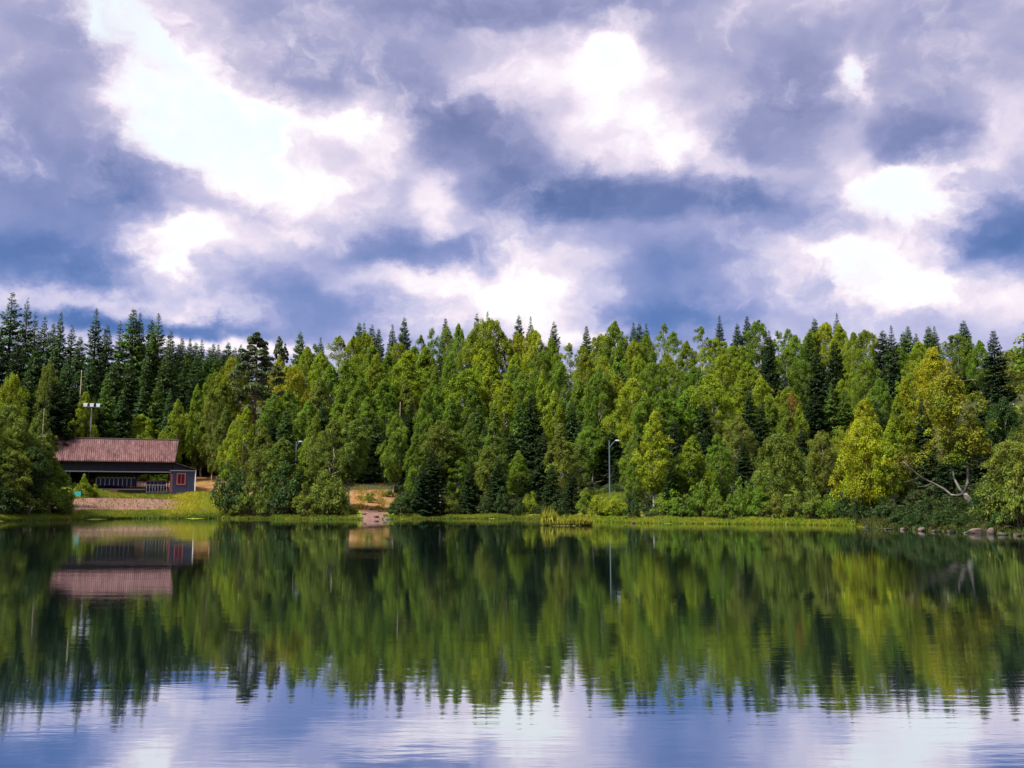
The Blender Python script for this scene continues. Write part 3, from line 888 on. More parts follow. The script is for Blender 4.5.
SHRUBS = [
    (232, 470, 38, 2.0, 5), (250, 486, 24, 1.6, 4), (268, 490, 26, 1.8, 4), (288, 474, 40, 2.5, 5), (308, 488, 30, 1.8, 4), (330, 478, 40, 2.5, 4), (334, 494, 22, 2.0, 4), (240, 498, 20, 1.2, 4),
    (398, 500, 24, 1.6, 5), (404, 490, 24, 4, 5), (450, 497, 18, 2.5, 4), (472, 487, 21, 5, 5), (486, 499, 18, 2.5, 5), (502, 493, 21, 1.8, 5), (518, 501, 18, 2, 5), (530, 495, 15, 4, 2),
    (586, 494, 24, 5, 3), (600, 500, 26, 3, 2), (616, 501, 26, 3.5, 2), (632, 494, 18, 2, 5), (668, 494, 28, 3, 3), (684, 500, 26, 2.2, 3), (700, 488, 28, 4, 3), (716, 496, 26, 2.4, 3), (730, 499, 22, 2.0, 3), (744, 484, 22, 3, 3),
    (760, 494, 30, 2.4, 3), (776, 498, 26, 2.0, 4), (793, 494, 30, 2.4, 4), (812, 496, 30, 2.2, 4), (830, 496, 28, 2.6, 3), (845, 500, 24, 2.2, 5), (862, 498, 26, 2.0, 5),
    (925, 500, 26, 4, 5), (942, 505, 24, 2.4, 5), (1000, 476, 46, 3, 4), (1022, 482, 44, 2.0, 4), (985, 492, 30, 5, 5), (905, 505, 26, 3, 5), (885, 500, 24, 3, 5),
    (68, 488, 14, 6, 3), (20, 482, 40, 3, 4), (48, 488, 36, 3, 4), (0, 486, 36, 2.5, 5), (64, 496, 20, 2.5, 4),
    (914, 513, 24, 1.2, 5), (944, 515, 26, 1.0, 5), (962, 517, 18, .9, 5), (1002, 512, 30, 1.4, 5), (896, 514, 22, 1.0, 5), (145, 474, 16, 41, 2), (158, 476, 18, 40, 3), (168, 473, 14, 42, 2), (930, 518, 16, .6, 5),
    (397, 503, 16, 6, 3), (352, 506, 14, 5, 4), (370, 494, 12, 17, 3), (388, 491, 12, 24, 4),
    (556, 500, 24, 1.2, 5), (83, 478, 15, 21.5, 2), (92, 486, 12, 21, 2), (575, 482, 30, 30, 3), (622, 484, 26, 31, 5), (640, 480, 24, 30, 3),
    (606, 489, 18, 29, 3),
]

LANDMARKS = [(30, 'waterside leaf clump'), (115, 'red-roofed pavilion'), (253, 'big grey pine'), (391, 'dusty pink bank'), (500, 'tuft at the waterline'), (610, 'lamp post'), (718, 'broad dome birch'),
             (799, 'rust coloured tree'), (868, 'yellow willow'), (958, 'leaning birch')]
LANDMARKS = [(30, 'floodlight mast')] * 0 + [(87, 'floodlight mast'), (176, 'pavilion roof end'), (253, 'grey pine'), (372, 'pink bank'), (475, 'waterline turf'), (610, 'lamp post'), (718, 'dome crown'), (798, 'rusty tree'), (868, 'yellow willow'), (962, 'leaning birch')]


def zone(t):
    for lim, z in ((3.2, "at the water's edge"), (21, 'on the lower bank'), (43, 'low on the slope'), (66, 'halfway up the slope'), (91, 'high on the slope'), (150, 'on the ridge')):
        if t < lim:
            return z
    return 'on the far ridge'


ORD = ['nearest', 'second', 'third', 'fourth', 'fifth', 'sixth', 'seventh', 'eighth', 'ninth', 'tenth', 'eleventh', 'twelfth', 'thirteenth', 'fourteenth', 'fifteenth', 'sixteenth', 'seventeenth', 'eighteenth', 'nineteenth', 'twentieth']
SPECIAL = {('P', 252): 'big broad greyish pine with a tufted open top, rising between pavilion and birches',
           ('R', 796): 'small rust coloured tree among the green crowns beside a dark spruce',
           ('W', 868): 'wide bright yellow willow drooping over the rocky bank',
           ('W', 781): 'wide olive willow dome with its boughs down to the shrubs',
           ('B', 655): 'full yellow-green birch with white stem, right of the lamp post by the water',
           ('R', 718): 'broad yellow-green dome crown halfway up the slope, left of the rusty tree',
           ('S', 724): 'narrow lone spruce tip standing clear of the ridge against blue cloud',
           ('S', 402): 'tallest dark spruce spire on the middle of the ridge',
           ('R', 487): 'tall yellow-green crown with a spruce tip poking out above it',
           ('S', 1003): 'large blackish spruce with ragged top towering behind the leaning birch',
           ('S', 899): 'long narrow blackish spruce above the yellow willow',
           ('R', 945): 'olive-yellow crown rising directly above the leaning birch'}

entries = []
for i, e in enumerate(TREES):
    entries.append(dict(k=e[0], px=e[1], py=e[2], w=e[3], t=e[4], c=e[5]))
for e in SHRUBS:
    entries.append(dict(k='H', px=e[0], py=e[1], w=e[2], t=e[3], c=e[4]))

# labels: each says the look, the height on the slope and the place counted from something easy to find
buckets = {}
for e in entries:
    lx, ln = min(LANDMARKS, key=lambda L: abs(L[0] - e['px']) + 0.01 * (L[0] > e['px']))
    e['side'] = 'right' if e['px'] >= lx else 'left'
    e['lm'], e['lx'] = ln, lx
    buckets.setdefault((KIND[e['k']][1], zone(e['t']), ln, e['side']), []).append(e)
for (kn, zn, ln, sdn), es in buckets.items():
    es.sort(key=lambda e: (abs(e['px'] - e['lx']), e['py']))
    for j, e in enumerate(es):
        wid = 'slim ' if e['w'] < 20 else ('broad ' if e['w'] >= 40 else '')
        e['label'] = f"{wid}{TINT[e['c']][1]} {kn} {zn}, {ORD[j]} {sdn} of the {ln}"
        s = SPECIAL.get((e['k'], e['px']))
        if s and not (e['k'] == 'S' and e['px'] == 487):
            e['label'] = s

rt = random.Random(11)
GROUPS = {'birch_tree': 'birches on the hillside', 'broadleaf_tree': 'leafy trees on the hillside', 'aspen_tree': 'thin crowned trees on the ridge', 'willow_tree': 'willows by the water',
          'spruce_tree': 'spruces on the hillside', 'pine_tree': 'pines above the pavilion', 'shrub': 'shrubs along the shore'}
use = {}


def plant(e):
    k = e['k']
    x, y, z = spot(e['px'], e['t'])
    d = ray(e['px'], e['py'])
    top = EYE + d[2] / d[1] * y
    # tall bearings look up along the ray: keep the trunk plumb on its bearing
    H = top - z
    dist = y / math.cos(TH)
    W = e['w'] * dist / F
    lst = PROTO[k]
    n = use.get(k, rt.randrange(9))
    use[k] = n + 1
    tm, cm, H0, R0 = lst[n % len(lst)]
    name, cat = KIND[k]
    r = empty(name, (x, y, z), rt.uniform(0, 6.28))
    tag(r, e['label'], 'shrub' if k == 'H' else 'tree', GROUPS[name])
    sz = H / H0
    sx = W / (2 * R0)
    if k in 'SO':
        W = max(W, (27 if e['t'] > 95 else 32) * dist / F)
        sx = 1.12 * W / (2 * R0)
    if k != 'H':
        sx = min(max(sx, sz * 0.42), sz * 1.7)
    to = link('trunk' if k != 'H' else 'stem', tm, r)
    co = link('crown' if k != 'H' else 'foliage', cm, r)
    base = TINT[e['c']][0]
    v = 1 + rt.gauss(0, 0.10)
    hue = 1 + rt.gauss(0, 0.06)
    co.color = (base[0] * v * hue, base[1] * v, base[2] * v, 1)
    for o in (to, co):
        o.scale = (sx, sx, sz)
    e['H'], e['W'] = H, W
    return r


for e in entries:
    plant(e)
DEBUG_HEIGHTS = [(e['k'], e['px'], round(e['H'], 1), round(e['W'], 1)) for e in entries if (e['H'] < 4.5 and e['k'] != 'H') or e['H'] > 26 or (e['k'] == 'H' and (e['H'] < .6 or e['H'] > 6))]
if DEBUG_HEIGHTS:
    print('odd heights', DEBUG_HEIGHTS)


# ------------------------------------------------------------------ pavilion
def roof_mat():
    m, t, b = new_mat('weathered_red_roof')
    co = t.new('ShaderNodeTexCoord').outputs['Object']
    st = t.noise(t.vmath('MULTIPLY', co, (1.9, 0.5, 0.5)), 1.0, 5, 0.8)
    sp = t.noise(co, 6.0, 4, 0.7)
    k = t.math('ADD', t.math('MULTIPLY', st, .65), t.math('MULTIPLY', sp, .35))
    c = t.ramp(k, [(.36, (.02, .013, .013)), (.45, (.060, .028, .027)), (.55, (.108, .054, .051)), (.67, (.165, .10, .095)), (.76, (.065, .048, .03))])
    t.l.new(c, b.inputs['Base Color'])
    b.inputs['Roughness'].default_value = 0.8
    bp = t.new('ShaderNodeBump')
    bp.inputs['Distance'].default_value = 0.05
    wv = t.new('ShaderNodeTexWave')
    wv.inputs['Scale'].default_value = 1.2
    t.l.new(t.vmath('MULTIPLY', co, (1, 0, 0)), wv.inputs[0])
    t.l.new(wv.outputs['Fac'], bp.inputs['Height'])
    t.l.new(bp.outputs[0], b.inputs['Normal'])
    return m


def boards(name, col, sx):
    m, t, b = new_mat(name)
    co = t.new('ShaderNodeTexCoord').outputs['Object']
    x = t.math('MULTIPLY', t.vmath('DOT_PRODUCT', co, (1, 1, 0)), sx)
    gap = t.smooth(t.math('ABSOLUTE', t.math('SUBTRACT', t.math('FRACT', x), .5)), .44, .49, 1.0, .35)
    nz = t.math('MULTIPLY', gap, t.math('MULTIPLY_ADD', t.noise(t.vmath('MULTIPLY', co, (8, 8, .6)), 1, 4, .6), .7, .65))
    t.l.new(t.mix(1.0, col, t.comb(nz, nz, nz), 'MULTIPLY'), b.inputs['Base Color'])
    b.inputs['Roughness'].default_value = .75
    return m


M_ROOF = roof_mat()
M_DARK = boards('dark_stained_boards', (.030, .030, .050), 5)
M_ANNEX = boards('slate_blue_boards', (.060, .065, .115), 6)
M_PALE = plain('pale_grey_paint', (.36, .37, .42), .6)
M_POST = plain('dark_timber', (.05, .04, .038), .7)
M_RED = plain('red_paint', (.35, .07, .075), .5)
M_PINKRED = plain('faded_red_frame', (.46, .16, .17), .6)
M_GLASSDARK = plain('dark_red_curtained_glass', (.13, .015, .025), .15)
M_CONC = plain('weathered_concrete', (.32, .30, .27), .9, bump=.02)
M_DECK = plain('grey_deck_timber', (.24, .22, .21), .8)
M_NET = plain('grey_slatted_panel', (.20, .20, .22), .8, .5, 6)
M_SEAT = plain('dark_blue_plastic', (.022, .026, .075), .35)
M_TUBE = plain('pale_tube', (.62, .64, .70), .4)
M_PURPLE = plain('dusty_purple_plastic', (.16, .07, .14), .5)
M_WHITE = plain('white_paint', (.75, .75, .73), .5)
M_GALV = plain('galvanised_steel', (.26, .28, .30), .5, metallic=.3)
M_LAMPGLASS = plain('floodlight_glass', (.27, .29, .33), .25)
M_TEAL = plain('turquoise_sheet', (.015, .20, .19), .6)

PX0, PD = 116, 26.0
bx, by, bz = spot(PX0, PD)
RZ = -math.atan2(bx, by)          # the long front faces the lake
U = math.hypot(bx, by) / F        # metres per pixel at the pavilion (along its bearing)
BASE_Z = gz(bx, by) - 0.1
pav = empty('pavilion', (bx, by, BASE_Z), RZ)
tag(pav, 'open dark timber pavilion with long weathered red roof and small blue-grey annex', 'pavilion')
KU = math.cos(math.atan2(-bx, by))     # pixel columns stretch off the optical axis


def lx(px):   # local x for a picture column on the facade
    a = math.atan2(*ray(px, 480)[:2])
    return math.hypot(bx, by) * math.tan(a - math.atan2(bx, by))


def lz(py, back=0.0):
    d = ray(PX0, py)
    return EYE + d[2] / math.hypot(d[0], d[1]) * (math.hypot(bx, by) + back) - BASE_Z


ze, zf, zr = lz(461.5), lz(471.5), lz(440, 4.2)
xl, xr = lx(55), lx(172)
ridge_l, ridge_r = lx(46) - .2, lx(178.5)
# roof: two slopes, ridge longer than the eaves
mb = MB()
ey = -0.75
mb.slab([(xl - .2, ey, ze - .05), (xr + .2, ey, ze - .05), (ridge_r, 4.2, zr), (ridge_l, 4.2, zr)], (0, .04, .16))
mb.slab([(ridge_l, 4.2, zr), (ridge_r, 4.2, zr), (xr + .2, 9.2, ze - .05), (xl - .2, 9.2, ze - .05)], (0, -.04, .16))
roof = mb.build('roof', M_ROOF, pav)
MB().tube([(ridge_l, 4.2, zr + .17), (ridge_r, 4.2, zr + .17)], [.10, .10], 8).build('ridge_cap', M_POST, roof)
mb = MB()
mb.slab([(xr + .22, ey, ze - .1), (ridge_r + .02, 4.2, zr - .06), (ridge_r + .02, 4.2, zr + .2), (xr + .22, ey, ze + .16)], (.06, 0, 0))
mb.slab([(ridge_r + .02, 4.2, zr - .06), (xr + .22, 9.2, ze - .1), (xr + .22, 9.2, ze + .16), (ridge_r + .02, 4.2, zr + .2)], (.06, 0, 0))
mb.build('bargeboard', M_POST, roof)
mb = MB()
mb.slab([(xl - .22, ey, ze - .1), (ridge_l - .02, 4.2, zr - .06), (ridge_l - .02, 4.2, zr + .2), (xl - .22, ey, ze + .16)], (-.06, 0, 0))
mb.build('bargeboard', M_POST, roof)
# boarded band below the eaves, in bays
joints = [lx(p) for p in (62, 76, 101.5, 124, 147, 171.5)]
band = MB()
for a, b_ in zip(joints[:-1], joints[1:]):
    band.box(a + .05, b_ - .05, 0, .12, zf + .08, ze)
band.build('boarded_band', M_DARK, pav)
mb = MB()
for j in joints:
    mb.box(j - .05, j + .05, -.03, .10, zf + .06, ze)
mb.build('batten', M_POST, pav)
MB().box(joints[0], joints[-1], -.06, .18, zf - .08, zf + .06).build('beam', M_PALE, pav)
MB().box(joints[0], joints[-1], 8.2, 8.35, zf - .1, ze).build('rear_beam', M_DARK, pav)
# gable ends and rear screen
for gx in (joints[0], joints[-1]):
    MB().slab([(gx - .06, .15, zf), (gx - .06, 8.2, zf), (gx - .06, 8.2, ze), (gx - .06, 4.2, zr - .2), (gx - .06, .15, ze)], (.12, 0, 0)).build('gable', M_DARK, pav)
MB().box(lx(94), lx(137), 7.9, 8.0, 1.9, zf - .12).build('slatted_screen', M_NET, pav)
MB().box(lx(98), lx(130), 8.05, 8.15, 0, 1.1).build('rear_panel', M_DARK, pav)
# posts
for px, yy in ((75, .08), (172, .08), (75, 8.1), (172, 8.1), (93.5, 8.1), (137, 8.1), (150, 8.1)):
    x = lx(px) if px not in (75, 172) else (joints[0] + .9 if px == 75 else joints[-1] - .1)
    MB().box(x - .09, x + .09, yy - .09, yy + .09, -1.2, zf - .1).build('post', M_POST, pav)
# raised deck with a concrete front
dk0, dk1 = lx(95), lx(171)
MB().box(dk0, lx(146), .5, 8, .55, .75).build('deck', M_DECK, pav)
MB().box(lx(146) + .02, dk1, .3, 8, .22, .38).build('lower_deck', M_DECK, pav)
MB().box(dk0 + .1, lx(146) - .1, .62, 7.9, -1.4, .54).build('plinth', M_POST, pav)
MB().box(lx(146), dk1 - .05, .42, 7.9, -1.4, .21).build('lower_plinth', M_CONC, pav)
mb = MB()
for x in np.linspace(lx(147), lx(170), 9):
    mb.box(x - .03, x + .03, .5, .56, .385, 1.25)
mb.box(lx(147) - .05, lx(170) + .05, .49, .57, 1.255, 1.32)
mb.build('railing', M_TUBE, pav)
mb = MB()
for x in np.linspace(lx(96), lx(145), 15):
    mb.box(x - .025, x + .025, 7.6, 7.66, .755, 2.0)
mb.box(lx(96), lx(145), 7.6, 7.66, 2.005, 2.08)
mb.build('railing', M_TUBE, pav)
# side annex under its own lean-to roof
ax0, ax1 = lx(172.5), lx(194.5)
za0, za1, zw = lz(462), lz(468.5), lz(470)
MB().slab([(ax0, -.2, -1.2), (ax1, -.2, -1.2), (ax1, -.2, zw), (ax0, -.2, zw + .05)], (0, 3.6, 0)).build('annex_wall', M_ANNEX, pav)
MB().slab([(ax0, -.2, zw + .06), (ax1, -.2, zw + .02), (ax0, -.2, za0 - .1)], (0, 3.6, 0)).build('annex_gable', M_DARK, pav)
MB().slab([(ax0 + .0, -.5, za0), (ax1 + .25, -.5, za1 - .1), (ax1 + .25, 3.7, za1 - .1), (ax0, 3.7, za0)], (0.02, 0, .12)).build('annex_roof', M_ROOF, pav)
MB().box(ax0 - .4, ax1 + .1, -.32, -.21, zw - .06, zw + .08).build('annex_beam', M_PALE, pav)
wx0, wx1, wz0, wz1 = lx(176.5), lx(185.5), lz(484.5), lz(472.5)
win = MB().box(wx0, wx0 + .14, -.27, -.19, wz0, wz1).box(wx1 - .14, wx1, -.27, -.19, wz0, wz1).box(wx0 + .14, wx1 - .14, -.27, -.19, wz0, wz0 + .14).box(wx0 + .14, wx1 - .14, -.27, -.19, wz1 - .14, wz1)
win.box((wx0 + wx1) / 2 - .03, (wx0 + wx1) / 2 + .03, -.262, -.2, wz0 + .14, wz1 - .14)
wo = win.build('window', M_PINKRED, pav)
MB().box(wx0 + .1, wx1 - .1, -.225, -.203, wz0 + .1, wz1 - .1).build('pane', M_GLASSDARK, wo)
MB().tube([(ax1 + .1, -.33, -.6), (ax1 + .1, -.33, zw + .1)], [.07, .07], 8).build('downpipe', M_WHITE, pav)
MB().box(lx(170.5), lx(173.5), -.02, .04, .2, lz(473)).build('door_panel', M_PINKRED, pav)

# row of dark seats on the upper deck
def place_local(o, x, y, z, rz=0.0):
    o.matrix_world = pav_m @ Matrix.Translation((x, y, z)) @ Matrix.Rotation(rz, 4, 'Z')


bpy.context.view_layer.update()
pav_m = pav.matrix_world.copy()


def make_seat(shell):
    r = empty('stadium_seat')
    mb = MB()
    prof = [(-.42, .46), (-.30, .40), (0.0, .42), (.16, .50), (.30, .86), (.38, 1.24), (.40, 1.46)]
    for (y0, z0), (y1, z1) in zip(prof[:-1], prof[1:]):
        mb.slab([(-.28, y0, z0), (.28, y0, z0), (.28, y1, z1), (-.28, y1, z1)], (0, .05, -.05))
    mb.build('shell', shell, r)
    fr = MB()
    fr.tube([(-.33, -.46, .50), (-.33, 0, .45), (-.33, .2, .56), (-.33, .34, .92), (-.33, .44, 1.5)], [.045] * 5, 6)
    fr.build('frame', M_TUBE, r)
    MB().tube([(-.12, .43, 1.42), (-.12, .43, 1.62), (.12, .43, 1.62), (.12, .43, 1.42)], [.05] * 4, 6).build('headrest', M_TUBE, r)
    MB().box(-.06, .06, -.1, .1, 0, .40).build('pedestal', M_POST, r)
    return r


def copy_thing(r):
    n = r.copy()
    C.objects.link(n)
    for ch in r.children:
        c = ch.copy()
        C.objects.link(c)
        c.parent = n
    return n


seat0 = make_seat(M_SEAT)
sx0, sx1 = lx(98.5), lx(134)
NS = 9
for i in range(NS):
    s = seat0 if i == 0 else copy_thing(seat0)
    place_local(s, sx0 + (sx1 - sx0) * i / (NS - 1), 1.6, .75)
    o = ['first', 'second', 'third', 'fourth', 'fifth', 'sixth', 'seventh', 'eighth', 'last'][i]
    tag(s, f'dark blue seat with pale tube frame, {o} from the left in the pavilion row', 'seat', 'seats under the pavilion roof')
seat1 = make_seat(M_PURPLE)
for i in range(5):
    s = seat1 if i == 0 else copy_thing(seat1)
    place_local(s, lx(149.5) + (lx(165) - lx(149.5)) * i / 4, 2.4, .40)
    o = ['first', 'second', 'third', 'fourth', 'last'][i]
    tag(s, f'dusty purple seat on the lower deck, {o} from the left in the pavilion', 'seat', 'purple seats under the pavilion roof')

# red crate in front of the plinth
cr = empty('storage_box')
MB().box(-.55, .55, -.35, .35, 0, .42).build('box', M_RED, cr)
MB().box(-.58, .58, -.38, .38, .425, .48).build('lid', M_PINKRED, cr)
place_local(cr, lx(114), -.1, gz(bx, by) - BASE_Z - .05)
tag(cr, 'low red storage box on the grass in front of the pavilion plinth', 'box')

# turquoise board left of the pavilion
tb = empty('leaning_board')
MB().slab([(-.4, 0, 0), (.4, 0, 0), (.4, .3, .8), (-.4, .3, .8)], (0, .05, -.02)).build('sheet', M_TEAL, tb)
MB().tube([(0, .5, 0), (0, .29, .68)], [.04, .04], 6).build('prop', M_POST, tb)
tx, ty, tz = spot(77, 21)
tb.location = (tx, ty, tz)
tb.rotation_euler = (0, 0, RZ)
tag(tb, 'small turquoise board leaning at the near corner of the pavilion', 'board')

# floodlight mast behind the roof
fx, fy, fz = spot(87, 36.5)
d = ray(87, 407)
fh = EYE + d[2] / d[1] * fy - fz
mast = empty('floodlight_mast', (fx, fy, fz), RZ)
tag(mast, 'pale floodlight mast with three lamps on a crossbar behind the pavilion roof', 'floodlight')
MB().tube([(0, 0, -.5), (0, 0, fh)], [.13, .085], 10).build('pole', M_GALV, mast)
MB().box(-1.0, 1.0, -.06, .06, fh - .05, fh + .07).build('crossbar', M_GALV, mast)
for ox in (-.85, 0, .85):
    hd = MB().slab([(ox - .23, -.34, fh - .02), (ox + .23, -.34, fh - .02), (ox + .28, -.10, fh + .46), (ox - .28, -.10, fh + .46)], (0, .22, .08)).build('lamp_head', M_GALV, mast)
    MB().slab([(ox - .20, -.348, fh + .01), (ox + .20, -.348, fh + .01), (ox + .25, -.117, fh + .43), (ox - .25, -.117, fh + .43)], (0, -.02, -.01)).build('glass', M_LAMPGLASS, hd)


def lamp_post(px, t, pytop, label, arm_px):
    x, y, z = spot(px, t)
    d = ray(px, pytop)
    h = EYE + d[2] / d[1] * y - z
    r = empty('lamp_post', (x, y, z), -math.atan2(x, y))
    tag(r, label, 'lamp post', 'lamp posts on the lakeside trail')
    a = arm_px * y / F
    MB().tube([(0, 0, -.4), (0, 0, h * .5), (0, 0, h)], [.10, .085, .065], 10).build('pole', M_GALV2, r)
    MB().tube([(0, 0, h - .9), (a * .4, 0, h - .45), (a * .75, 0, h - .1), (a, 0, h - .02)], [.05, .045, .04, .04], 8).build('arm', M_GALV2, r)
    MB().tube([(a - .15, 0, h), (a + .05, 0, h - .02), (a + .3, 0, h - .06), (a + .42, 0, h - .1)], [.05, .12, .14, .06], 10).build('lamp_head', M_LAMPGLASS, r, True)


M_GALV2 = plain('blue_grey_painted_steel', (.085, .115, .125), .5)
lamp_post(610, 24, 440.5, 'blue-grey lamp post with short curved arm before the dark trunks', 7)
lamp_post(295, 21, 441.5, 'thin lamp post half hidden among the olive shore birches', 3)

# low rail among the birches
x, y, z = spot(252, 13)
rl = empty('trail_rail', (x, y, z), -math.atan2(x, y))
tag(rl, 'low pale wooden rail between the birches right of the pavilion', 'rail')
d = ray(252, 482)
h = EYE + d[2] / d[1] * y - z
MB().tube([(-1.2, 0, h), (1.3, 0, h + .02)], [.07, .07], 8).build('rail', M_DEADWOOD, rl)
for xx in (-1.0, .2, 1.15):
    MB().tube([(xx, 0.02, -.3), (xx, 0.02, h - .06)], [.06, .06], 8).build('post', M_DEADWOOD, rl)


# bare snags
def snag(px, t, pytop, label, r0=.16, seed=1):
    rng = np.random.default_rng(seed)
    x, y, z = spot(px, t)
    d = ray(px, pytop)
    h = EYE + d[2] / d[1] * y - z
    r = empty('dead_tree', (x, y, z))
    tag(r, label, 'dead tree', 'bare standing stems')
    MB().tube([(0, 0, -.4), (.08, 0, h * .35), (-.05, .05, h * .7), (0, 0, h)], [r0, r0 * .85, r0 * .6, r0 * .3], 8).build('trunk', M_DEADWOOD, r, True)
    mb = MB()
    for k in range(9):
        hh = h * rng.uniform(.35, .95)
        a = rng.uniform(0, 6.28)
        L = rng.uniform(.3, .9)
        mb.tube([(0, 0, hh), (math.cos(a) * L, math.sin(a) * L, hh - .1 * L)], [.03, .008], 5)
    mb.build('twigs', M_DEADWOOD, r)


snag(75, 45, 370, 'bare pale dead stem standing behind the pavilion left of the mast', .15, 1)
snag(39, 6, 408, 'bare pale stem rising out of the waterside leaf clump', .08, 2)
snag(52, 70, 345, 'bare pale stem high among the dark spruces', .17, 3)
snag(399, 26, 402, 'thin reddish dead stem beside the fresh green birch', .10, 4)


# ------------------------------------------------------------------ the leaning birch over the rocks
def leaning_birch():
    rng = np.random.default_rng(77)
    x, y, z = spot(977, 6.5)
    yaw = -math.atan2(x, y)
    r = empty('leaning_birch', (x, y, z), yaw)
    tag(r, 'old birch leaning over the rocks with a bare white limb reaching left', 'tree')
    D = math.hypot(x, y)
    b0 = math.atan2(x, y)

    def L(px, py, dep=0.0):
        dd = ray(px, py)
        a = math.atan2(dd[0], dd[1]) - b0
        rr = (D + dep) / math.cos(a)
        return (D * math.tan(a), dep, EYE + dd[2] / math.hypot(dd[0], dd[1]) * rr - z)
    fork = L(964, 494)
    mb = MB()
    mb.tube([(.35, 0, -.8), (.25, 0, -.1), L(975, 508), L(970, 500), fork], [.26, .23, .20, .18, .16], 9)
    mb.tube([fork, L(957, 496, -.2), L(951, 495, -.3), L(944, 489, -.4), L(933, 483, -.6), L(921, 477, -.9), L(910, 467, -1.2), L(904, 461, -1.3)], [.12, .095, .085, .075, .065, .055, .04, .02], 8)
    mb.tube([fork, L(968, 482, .2), L(968, 470, .3), L(965, 455, .4), L(960, 438, .4), L(957, 415, .4), L(954, 390, .4), L(951, 366, .4)], [.13, .105, .095, .08, .07, .055, .04, .015], 8)
    mb.tube([fork, L(959, 488, .5), L(954, 478, .7), L(952, 468, .8), L(948, 450, .9), L(944, 425, .9)], [.11, .085, .075, .06, .045, .02], 8)
    mb.tube([L(965, 459, .4), L(975, 461, .2), L(985, 464, 0), L(991, 470, 0)], [.05, .035, .028, .015], 6)
    mb.tube([L(970, 462, .4), L(982, 459, .4), L(994, 456, .4)], [.035, .025, .012], 6)
    mb.tube([L(933, 483, -.6), L(926, 486, -.8), L(918, 487, -1)], [.035, .02, .01], 6)
    mb.tube([L(921, 477, -.9), L(913, 480, -1), L(905, 482, -1.1)], [.03, .02, .01], 6)
    for k in range(26):
        s = rng.random()
        p0 = np.array(L(960 - 6 * s + rng.normal() * 1, 440 - 70 * s, .4))
        p1 = p0 + np.array([rng.normal() * .55, rng.normal() * .5, .6 * rng.random() - .1])
        mb.tube(limb_path(p0, p1, rng, .1), [.035, .03, .02, .015, .008], 5)
    mb.build('trunk', M_OLDBIRCH, r, True)
    # airy hanging crown
    c = []
    for k in range(150):
        s = rng.random()
        py = 372 + 88 * s
        half = 9 + 24 * math.sin(min(1, s * 1.35) * math.pi * .62)
        px = 950 - 2 + rng.normal() * .42 * half + (6 if s > .6 else 0)
        c.append(L(px, py, .4 + rng.normal() * 1.0))
    c = np.array(c)
    rad = .42 * (.5 + .9 * rng.random(len(c)))
    pos, nr, sz, idx = foliage(rng, c, rad, .9, 95, .16, .6)
    me = cards('crown', pos, nr, sz, sz * .6, M_LEAF, rng, tone=tones(rng, len(c), idx, .2, .12))
    co = link('crown', me, r)
    co.color = (.155, .175, .012, 1)
    # a few withered sprays on the bare limb
    c = np.array([L(905 + rng.normal() * 5, 462 + rng.normal() * 5, -1.2 + rng.normal() * .4) for _ in range(14)])
    pos, nr, sz, idx = foliage(rng, c, .3 * np.ones(len(c)), .8, 22, .14, .4)
    sp = link('sprays', cards('sprays', pos, nr, sz, sz * .6, M_LEAF, rng, tone=tones(rng, len(c), idx)), r)
    sp.color = (.11, .10, .02, 1)


leaning_birch()

# ------------------------------------------------------------------ rocks along the right bank
M_ROCK = bark('granite', (.105, .078, .066), (.038, .036, .028), 2.0, 2.0, .40, .60)
M_DARKROCK = bark('mossy_granite', (.060, .052, .040), (.022, .026, .014), 2.5, 2.5, .40, .60)
ROCKS = [(866, 527.0, 9, 3.0, 'grey rock'), (888, 529, 12, 2.6, 'flat dark rock'), (903, 528.5, 9, 4.2, 'pale rounded rock'), (922, 529.5, 9, 5.0, 'pinkish block'), (936, 531, 16, 4, 'broad brown rock'),
         (951, 531, 14, 5.0, 'dark humped rock'), (967, 532, 14, 4, 'grey slab rock'), (979, 531, 22, 7.0, 'large tilted pinkish slab'), (991, 531, 10, 8.5, 'upright pale pink rock'), (1003, 533.5, 16, 5, 'dark low boulder'), (1017, 534.5, 15, 5, 'dark mossy boulder'),
         (387, 518.5, 10, 3.0, 'pink stone'), (380, 511, 5, 1.8, 'small pink stone'), (634, 522.8, 5, 3.2, 'small white stone'), (383, 505, 5, 1.6, 'small pale stone'),
         (206, 512, 9, 5.0, 'grey stone in the grass'), (364, 514, 6, 2.0, 'grey stone low'), (371, 509, 7, 2.2, 'reddish pink stone high'), (376, 516.5, 8, 2.4, 'broad pink stone'), (361, 509, 5, 1.8, 'small brown stone')]
